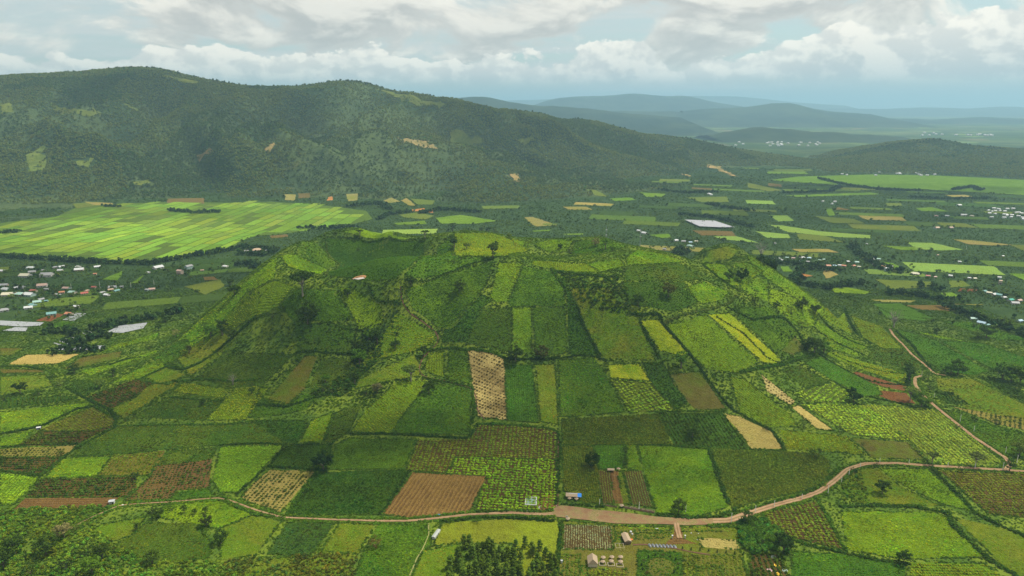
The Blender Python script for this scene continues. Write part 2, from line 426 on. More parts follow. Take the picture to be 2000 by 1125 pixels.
# ground material: rough grass near, patchwork plantations over the plain
mGround, t, b = mat('ground_cover')
tc_ = t.node('ShaderNodeTexCoord'); O = tc_.outputs['Object']
dst = t.node('ShaderNodeVectorMath', {0: O}, operation='LENGTH').outputs['Value']
big = t.noise(O, .004, 5, .6); med = t.noise(O, .03, 5, .65); fine = t.noise(O, .35, 5, .72)
near_c = t.mix(t.sm(med, .4, .62), (.055, .10, .013), (.125, .17, .018))
sc1 = t.node('ShaderNodeVectorMath', {0: t.node('ShaderNodeVectorMath', {0: O, 1: t.comb(t.m('MULTIPLY', big, 120), t.m('MULTIPLY', med, 40), 0.0)}, operation='ADD').outputs[0], 1: (1.0, .8, 0.0)}, operation='MULTIPLY')
vo = t.node('ShaderNodeTexVoronoi', {'Vector': sc1.outputs[0], 'Scale': .0048, 'Randomness': 1.0}, distance='CHEBYCHEV')
cr = t.node('ShaderNodeValToRGB', {0: t.node('ShaderNodeSeparateColor', {0: vo.outputs['Color']}).outputs[0]})
cr.color_ramp.interpolation = 'CONSTANT'
E = cr.color_ramp.elements
for p_, c_ in ((0, (.034, .062, .024)), (.30, (.044, .076, .026)), (.55, (.028, .052, .022)), (.70, (.060, .10, .030)), (.82, (.10, .13, .045)), (.90, (.13, .19, .05)), (.96, (.15, .125, .065))):
    e = E[0] if p_ == 0 else E.new(p_)
    e.color = (*c_, 1)
E.remove(E[-1]) if E[-1].color[0] > .9 else None
plain_c = t.mix(t.sm(dst, 4200.0, 9000.0), t.mix(t.sm(med, .35, .65), (.026, .048, .017), (.038, .066, .020)), cr.outputs[0])
bigf = t.noise(O, .0009, 5, .6)
plain_c = t.mix(t.m('MULTIPLY', t.sm(bigf, .45, .62), t.sm(dst, 4200.0, 8000.0, 0.0, .6)), plain_c, (.11, .14, .05))
base = t.mix(t.sm(dst, 900.0, 1300.0), near_c, plain_c)
val = t.m('ADD', .5, t.m('MULTIPLY', fine, 1.0))
g = t.node('ShaderNodeVectorMath', {0: base, 1: t.comb(val, val, val)}, operation='MULTIPLY'); t.l.new(g.outputs[0], b.inputs['Base Color'])
bp = t.node('ShaderNodeBump', {'Height': fine, 'Distance': 1.6, 'Strength': .9}); t.l.new(bp.outputs[0], b.inputs['Normal'])
grid_obj('ground', Q[~isM], mGround)

# mountain soil and grass below the trees
mMtn, t, b = mat('mountain_cover')
tc_ = t.node('ShaderNodeTexCoord'); O = tc_.outputs['Object']
big = t.noise(O, .0022, 5, .6, .6); med = t.noise(O, .012, 6, .65); fine = t.noise(O, .08, 5, .75)
c = t.mix(t.sm(big, .42, .6), (.034, .056, .022), (.064, .090, .032)); c = t.mix(t.sm(med, .60, .74), c, (.100, .110, .042))
val = t.m('ADD', .55, t.m('MULTIPLY', fine, .9))
g = t.node('ShaderNodeVectorMath', {0: c, 1: t.comb(val, val, val)}, operation='MULTIPLY'); t.l.new(g.outputs[0], b.inputs['Base Color'])
bp = t.node('ShaderNodeBump', {'Height': fine, 'Distance': 8.0, 'Strength': .8}); t.l.new(bp.outputs[0], b.inputs['Normal'])
mountain = grid_obj('mountain', Q[isM], mMtn)

# blue ranges beyond the plain
mFar, t, b = mat('far_range_cover')
tc_ = t.node('ShaderNodeTexCoord'); n = t.noise(tc_.outputs['Object'], .0012, 6, .65)
t.l.new(t.mix(t.sm(n, .4, .65), (.014, .026, .016), (.036, .052, .026)), b.inputs['Base Color'])
def far_range(crest, D, depth, seed):
    P_ = np.array(crest, float); X_ = np.array([float(at_depth(a, c_, D)[0]) for a, c_ in crest]); H_ = np.array([float(at_depth(a, c_, D)[2]) for a, c_ in crest])
    n_ = int((X_[-1]-X_[0])/(D*.003)); xs = np.linspace(X_[0], X_[-1], n_); hs = np.interp(xs, X_, H_)
    k = np.ones(7)/7; hs = np.convolve(np.pad(hs, 3, 'edge'), k, 'valid'); nd = 15; V, Fc = [], []
    for j in range(nd):
        s = (j/(nd-1))*2-1
        prof = (1-abs(s))**1.15
        yy = D + s*depth
        n1_ = fbm(xs/(D*.03)+seed, np.full(n_, yy/(depth*.5)), 4, seed)
        h = np.maximum(hs, 0)*np.clip(prof*(1+.45*n1_*(1-prof)), 0, 1.2) + 18*n1_*prof - 6
        for i in range(n_): V.append((xs[i], yy, h[i]))
    for j in range(nd-1):
        for i in range(n_-1): Fc.append((j*n_+i, j*n_+i+1, (j+1)*n_+i+1, (j+1)*n_+i))
    return mk('far_hills', V, Fc, mFar, kind='structure', smooth=True)
far_range([(760,214),(840,196),(890,191),(930,187),(960,190),(1000,198),(1040,206),(1090,206),(1130,211),(1180,216),(1230,220),(1330,228)], 9500, 2200, 3)
far_range([(1020,212),(1080,192),(1130,187),(1200,186),(1232,182),(1262,184),(1300,188),(1330,186),(1360,190),(1400,200),(1450,208)], 17000, 3000, 7)
far_range([(1330,216),(1400,211),(1470,207),(1500,202),(1525,199),(1550,202),(1580,210),(1620,217),(1700,222)], 12500, 2200, 11)
far_range([(980,226),(1120,219),(1250,216),(1330,218),(1420,220),(1520,222),(1650,230)], 12000, 1600, 14)
far_range([(600,190),(700,178),(770,181),(850,190),(980,196),(1100,193),(1250,189),(1380,187),(1450,188),(1560,200),(1650,206)], 28000, 4000, 17)
far_range([(1560,214),(1640,211),(1720,213),(1800,209),(1880,211),(1960,208),(2060,211),(2200,216)], 24000, 3000, 31)
far_range([(1640,236),(1740,230),(1830,233),(1920,228),(2010,231),(2150,236)], 14000, 1800, 37)
far_range([(-300,150),(-60,151),(0,149),(12,150),(60,156),(110,170)], 5600, 700, 23)
far_range([(1380,262),(1430,252),(1480,246),(1530,250),(1600,256),(1680,262),(1760,266)], 6600, 600, 27)

# ------------------------------------------------------------------ planted points (geometry-node instances)
def leaf_clump(name, n, r, h, m_, droop=.35, seed=0, blade=.5):
    """a small plant of n pointed leaves fanned round its root"""
    q = random.Random(seed); V, Fc = [], []
    for i in range(n):
        a = 2*math.pi*i/n + q.uniform(-.5, .5); up = q.uniform(.25, 1.0); L = q.uniform(.7, 1.1)
        out = math.sqrt(max(0, 1-up*up*.55))*L*r; z1 = up*h*L
        z0 = q.uniform(0, .35)*h; wd = blade*r*q.uniform(.7, 1.2)
        c_, s_ = math.cos(a), math.sin(a); k = len(V)
        V += [(c_*out*.1, s_*out*.1, z0), (c_*out*.6 - s_*wd*.5, s_*out*.6 + c_*wd*.5, z0+(z1-z0)*.85), (c_*out, s_*out, z1-(droop*h*q.random())),
              (c_*out*.6 + s_*wd*.5, s_*out*.6 - c_*wd*.5, z0+(z1-z0)*.8)]
        Fc.append((k, k+1, k+2, k+3))
    me = bpy.data.meshes.new(name); me.from_pydata(V, [], Fc); me.materials.append(m_)
    return bpy.data.objects.new(name, me)
def leafy_ball(name, n, r, h, m_, seed=0, leaf=.35, z0=0.0):
    """a bush or small tree crown: n leaf faces on and inside an uneven ball, standing on the ground"""
    q = random.Random(seed); V, Fc = [], []
    lobes = [(q.uniform(-.45, .45)*r, q.uniform(-.45, .45)*r, z0+h*q.uniform(.3, .7), q.uniform(.5, .8)) for _ in range(4)]
    for i in range(n):
        lx, ly, lz, ls = q.choice(lobes)
        d = Vector((q.gauss(0, 1), q.gauss(0, 1), q.gauss(.25, 1))).normalized()*q.uniform(.75, 1.0)
        p_ = Vector((lx+d.x*r*ls, ly+d.y*r*ls, max(z0+.05*h, lz+d.z*h*.5*ls)))
        nrm = (d + Vector((q.uniform(-.5, .5), q.uniform(-.5, .5), q.uniform(-.2, .7)))).normalized()
        a = nrm.orthogonal().normalized(); b_ = nrm.cross(a); s = leaf*r*q.uniform(.6, 1.3); th = q.uniform(0, 6.28)
        e1 = (a*math.cos(th)+b_*math.sin(th))*s; e2 = (b_*math.cos(th)-a*math.sin(th))*s*.7; k = len(V)
        V += [tuple(p_-e1), tuple(p_+e2), tuple(p_+e1), tuple(p_-e2)]; Fc.append((k, k+1, k+2, k+3))
    me = bpy.data.meshes.new(name); me.from_pydata(V, [], Fc); me.materials.append(m_)
    return bpy.data.objects.new(name, me)
def proto_coll(name, obs):
    c = bpy.data.collections.new(name)
    for o in obs: c.objects.link(o)
    return c
mHedge = leafmat('hedge_leaf', attr='col', typ='GEOMETRY')
cHedge = proto_coll('hedge_plants', [leafy_ball('hedge_plant', 30, 1.0, 1.5, mLeaf, seed=90+i, leaf=.40) for i in range(5)])
cTuft = proto_coll('crop_plants', [leaf_clump('crop_plant', 13, 1.0, .9, mLeaf, seed=i, blade=.62) for i in range(4)])
cMound = proto_coll('row_plants', [leafy_ball('row_plant', 26, 1.0, 1.1, mLeaf, seed=80+i, leaf=.45) for i in range(4)])
cBush = proto_coll('bush_plants', [leafy_ball('bush_plant', 46, 1.0, 1.5, mLeaf, seed=20+i, leaf=.34) for i in range(4)])
cTreeF = proto_coll('forest_trees', [leafy_ball('forest_tree', 26, .5, .8, mLeaf, seed=40+i, leaf=.42, z0=.18) for i in range(5)])
cBlade = proto_coll('grass_plants', [leaf_clump('grass_plant', 7, .8, 1.2, mLeaf, seed=60+i, blade=.28) for i in range(4)])

GNG = {}
def scatter_group(coll):
    if coll.name in GNG: return GNG[coll.name]
    g = bpy.data.node_groups.new('plant_on_points_'+coll.name, 'GeometryNodeTree')
    g.interface.new_socket('Geometry', in_out='INPUT', socket_type='NodeSocketGeometry'); g.interface.new_socket('Geometry', in_out='OUTPUT', socket_type='NodeSocketGeometry')
    N = g.nodes; L = g.links; gi = N.new('NodeGroupInput'); go = N.new('NodeGroupOutput')
    ci = N.new('GeometryNodeCollectionInfo'); ci.inputs['Collection'].default_value = coll; ci.inputs['Separate Children'].default_value = True; ci.inputs['Reset Children'].default_value = True
    ip = N.new('GeometryNodeInstanceOnPoints'); ip.inputs['Pick Instance'].default_value = True
    rv = N.new('FunctionNodeRandomValue'); rv.data_type = 'INT'; rv.inputs['Min'].default_value = 0 if 'Min' in rv.inputs else 0
    for s in rv.inputs:
        if s.type == 'INT' and s.name == 'Max': s.default_value = 40
    rot = N.new('GeometryNodeInputNamedAttribute'); rot.data_type = 'FLOAT_VECTOR'; rot.inputs['Name'].default_value = 'rot'
    scl = N.new('GeometryNodeInputNamedAttribute'); scl.data_type = 'FLOAT_VECTOR'; scl.inputs['Name'].default_value = 'scl'
    e2r = N.new('FunctionNodeEulerToRotation')
    L.new(gi.outputs[0], ip.inputs['Points']); L.new(ci.outputs[0], ip.inputs['Instance'])
    L.new([s for s in rv.outputs if s.type == 'INT'][0], ip.inputs['Instance Index'])
    L.new(rot.outputs['Attribute'], e2r.inputs[0]); L.new(e2r.outputs[0], ip.inputs['Rotation']); L.new(scl.outputs['Attribute'], ip.inputs['Scale'])
    L.new(ip.outputs[0], go.inputs[0]); GNG[coll.name] = g
    return g
N_INST = [0]
def scatter(name, x, y, scl, cols, coll, z=None, parent=None, kind='stuff', flat=1.0, sink=.05):
    n = len(x); N_INST[0] += n
    if n == 0: return None
    z = ZZ(x, y) if z is None else z
    me = bpy.data.meshes.new(name); me.vertices.add(n)
    me.vertices.foreach_set('co', np.stack([x, y, z-sink], -1).astype(np.float32).ravel())
    a = me.attributes.new('rot', 'FLOAT_VECTOR', 'POINT'); rr = np.stack([rng.uniform(-.15, .15, n), rng.uniform(-.15, .15, n), rng.uniform(0, 6.28, n)], -1)
    a.data.foreach_set('vector', rr.astype(np.float32).ravel())
    a = me.attributes.new('scl', 'FLOAT_VECTOR', 'POINT'); s = np.broadcast_to(scl, (n,))
    a.data.foreach_set('vector', np.stack([s, s, s*flat*rng.uniform(.8, 1.25, n)], -1).astype(np.float32).ravel())
    a = me.attributes.new('col', 'FLOAT_COLOR', 'POINT'); c = np.broadcast_to(np.asarray(cols, float), (n, 3))
    a.data.foreach_set('color', np.concatenate([c, np.ones((n, 1))], -1).astype(np.float32).ravel())
    me.materials.append(mLeaf)
    o = bpy.data.objects.new(name, me); col.objects.link(o); o.modifiers.new('plants', 'NODES').node_group = scatter_group(coll)
    if parent: o.parent = parent
    if kind: o['kind'] = kind
    return o
PROTO = {}
def planted_mesh(name, x, y, scl, cols, coll, flat=1.0, sink=.05):
    """the same plants as scatter(), joined into one real mesh"""
    z = ZZ(x, y)-sink; Vs, Fs, Cs = [], [], []; off = 0; P_ = []
    for o in coll.objects:
        me = o.data; v = np.empty(len(me.vertices)*3); me.vertices.foreach_get('co', v); P_.append((v.reshape(-1, 3), np.array([p_.vertices[:] for p_ in me.polygons])))
    n = len(x); s = np.broadcast_to(scl, (n,)); ang = rng.uniform(0, 6.28, n); k = rng.integers(0, len(P_), n); hz = flat*rng.uniform(.8, 1.25, n)
    for i in range(len(P_)):
        m_ = np.where(k == i)[0]; v, f = P_[i]; c_, s_ = np.cos(ang[m_])[:, None], np.sin(ang[m_])[:, None]; sc2 = s[m_][:, None]
        X_ = (v[None, :, 0]*c_-v[None, :, 1]*s_)*sc2+x[m_][:, None]; Y_ = (v[None, :, 0]*s_+v[None, :, 1]*c_)*sc2+y[m_][:, None]; Z_ = v[None, :, 2]*sc2*hz[m_][:, None]+z[m_][:, None]
        Vs.append(np.stack([X_, Y_, Z_], -1).reshape(-1, 3)); Fs.append((f[None]+(np.arange(len(m_))*len(v))[:, None, None]).reshape(-1, 4)+off); off += len(m_)*len(v)
        Cs.append(np.repeat(cols[m_], len(v), 0))
    V = np.concatenate(Vs).astype(np.float32); Fc = np.concatenate(Fs).astype(np.int32); C = np.concatenate(Cs)
    me = bpy.data.meshes.new(name); me.vertices.add(len(V)); me.vertices.foreach_set('co', V.ravel()); me.loops.add(Fc.size); me.loops.foreach_set('vertex_index', Fc.ravel())
    me.polygons.add(len(Fc)); me.polygons.foreach_set('loop_start', np.arange(0, Fc.size, 4, dtype=np.int32)); me.update(calc_edges=True)
    a = me.attributes.new('col', 'FLOAT_COLOR', 'POINT'); a.data.foreach_set('color', np.concatenate([C, np.ones((len(C), 1))], -1).astype(np.float32).ravel())
    me.materials.append(mHedge); o = bpy.data.objects.new(name, me); col.objects.link(o); return o
def tint(base, n, v=.18, hue=.08, x=None, y=None, sc_=30., amp=.3):
    """plant colours: a base colour with per-plant chance and slow patches"""
    k = 1 + rng.normal(0, v, n); h = rng.normal(0, hue, n)
    if x is not None:
        p_ = fbm(x/sc_, y/sc_, 4, 77); k = k*(1+amp*p_*1.3); h = h + amp*.5*fbm(x/sc_+9, y/sc_-5, 3, 78)
    k = np.clip(k, .35, 2.0)
    return np.clip(np.stack([base[0]*k*(1+h*1.4), base[1]*k, base[2]*k*(1-h)], -1), .001, .8)

# colours (albedo)
LIME = (.17, .27, .020); BRT = (.140, .215, .013); YEL = (.30, .31, .020); MIDG = (.076, .142, .013); GRN = (.058, .135, .013)
DRK = (.040, .084, .013); OLV = (.120, .140, .018); DOL = (.070, .106, .015); BLU = (.045, .088, .030); PALE = (.21, .25, .06)
SOIL = (.120, .066, .034); DSOIL = (.072, .042, .022); RED = (.135, .052, .032); TAN = (.36, .27, .13); STRW = (.36, .28, .155); BRN = (.100, .082, .026)
PADDY = (.125, .215, .032); GREY = (.40, .40, .38)
# kind: (under colour, second colour, row, dot, mottle, row m, plant m, planting)
#   planting: None | ('rows', colour, size, height) | ('dense', colour, size, height)
KT = {
 'brt':  (MIDG, BRT, 0, 0, .8, 2, 2, ('dense', BRT, 1.0, .8)),
 'lime': (MIDG, LIME, .5, 0, .3, 3.0, 1.6, ('rows', LIME, 1.15, .7)),
 'mid':  (DRK, MIDG, 0, 0, .8, 2, 2, ('dense', MIDG, 1.0, .9)),
 'grn':  (DRK, GRN, .4, 0, .5, 2.2, 2, ('dense', GRN, 1.0, .7)),
 'drk':  (DRK, DRK, 0, 0, .6, 2, 2, ('dense', DRK, 1.1, 1.0)),
 'corn': (DRK, DOL, .4, 0, .7, 1.8, 1.3, ('rows', (.105, .140, .020), 1.1, 1.0)),
 'olv':  (MIDG, OLV, 0, 0, 1., 2, 2, ('dense', OLV, .9, .6)),
 'dol':  (DRK, DOL, 0, 0, .9, 2, 2, ('dense', DOL, 1.0, .8)),
 'blu':  (DRK, BLU, .3, 0, .5, 2.4, 2, ('dense', BLU, 1.15, .8)),
 'yel':  (BRT, YEL, 0, 0, .9, 2, 2, ('dense', YEL, .8, .6)),
 'yro':  (MIDG, BRT, .3, .3, .6, 2.8, 2.0, ('rows', (.19, .23, .018), 1.1, .9)),
 'soil': (SOIL, (.20, .12, .055), .5, 0, .3, 3.2, 2, None),
 'soilr': (SOIL, (.21, .14, .065), .7, 0, .5, 3.4, 2.2, ('rows2', (.20, .13, .055), .6, .6)),
 'red':  (RED, SOIL, 0, 0, .5, 2, 2, None),
 'brn':  (BRN, DOL, 0, 0, .9, 2, 2, ('sparse', DOL, .8, .6)),
 'tan':  (TAN, (.24, .20, .08), .3, 0, .8, 2.5, 2, ('sparse', (.28, .22, .09), .8, .6)),
 'straw': (STRW, (.17, .115, .06), 0, 0, 1., 4.4, 3.4, ('rows', (.075, .058, .024), 1.25, .8)),
 'rsd':  (DSOIL, BRN, 0, 0, .5, 3.6, 2.6, ('rows', (.052, .086, .015), 1.6, .9)),
 'rs':   (SOIL, BRN, 0, 0, .6, 3.8, 3.0, ('rows', (.068, .088, .018), 1.45, .9)),
 'rst':  ((.22, .17, .07), OLV, 0, 0, .6, 3.8, 3.2, ('rows', (.058, .078, .018), 1.35, .8)),
 'rgrid': (DSOIL, (.10, .07, .03), 0, 0, .3, 3.6, 3.2, ('rows', (.135, .215, .014), 1.95, .6)),
 'rgb':  (DSOIL, BRN, 0, 0, .4, 3.4, 3.0, ('rows', (.105, .140, .018), 1.75, .6)),
 'rol':  (BRN, OLV, 0, 0, .4, 3.0, 2.4, ('rows', (.105, .140, .018), 1.5, .6)),
 'lgrid': ((.072, .09, .02), MIDG, 0, 0, .3, 4.2, 4.0, ('rows', (.20, .28, .030), 2.25, .6)),
 'lrow': ((.075, .10, .02), PALE, 0, 0, .3, 3.8, 2.0, ('rows', (.23, .28, .040), 1.75, .6)),
 'plan': (DRK, DRK, 0, 0, .3, 3.4, 2.4, ('rows', (.050, .088, .015), 1.5, 1.0)),
 'grass': (OLV, (.15, .19, .018), 0, 0, .9, 2, 2, ('dense', (.145, .175, .018), .6, .4)),
 'lawn': ((.105, .105, .030), (.095, .135, .018), 0, 0, 1., 2, 2, ('dense', (.11, .145, .020), .5, .35)),
 'beds': (DSOIL, BRN, 0, 0, .2, 1.7, .9, ('rows', (.30, .31, .22), .62, .8)),
 'bedg': (DSOIL, BRN, 0, 0, .2, 2.0, 1.0, ('rows', (.13, .17, .05), .75, .7)),
 'smooth': ((.040, .088, .012), (.030, .070, .012), 0, 0, .9, 2, 2, ('dense', (.034, .076, .011), .8, .5)),
 'far':  (MIDG, (.14, .22, .045), .2, 0, .5, 6, 2, None),
 'fol':  ((.095, .12, .028), (.085, .12, .03), .2, 0, .8, 6, 2, None),
 'fpal': ((.14, .22, .06), (.15, .19, .05), 0, 0, .4, 6, 2, None),
 'ftan': ((.21, .175, .085), OLV, 0, 0, .6, 6, 2, None),
 'fbrn': ((.125, .085, .048), BRN, 0, 0, .6, 6, 2, None),
 'forg': ((.34, .16, .08), SOIL, 0, 0, .4, 6, 2, None),
 'fgrn': ((.062, .105, .024), (.085, .135, .028), .4, 0, .6, 6, 2, None),
 'mgr':  ((.080, .105, .030), (.115, .135, .040), 0, 0, 1., 6, 2, None),
 'msc':  ((.27, .19, .12), (.12, .12, .06), 0, 0, .8, 6, 2, None),
}
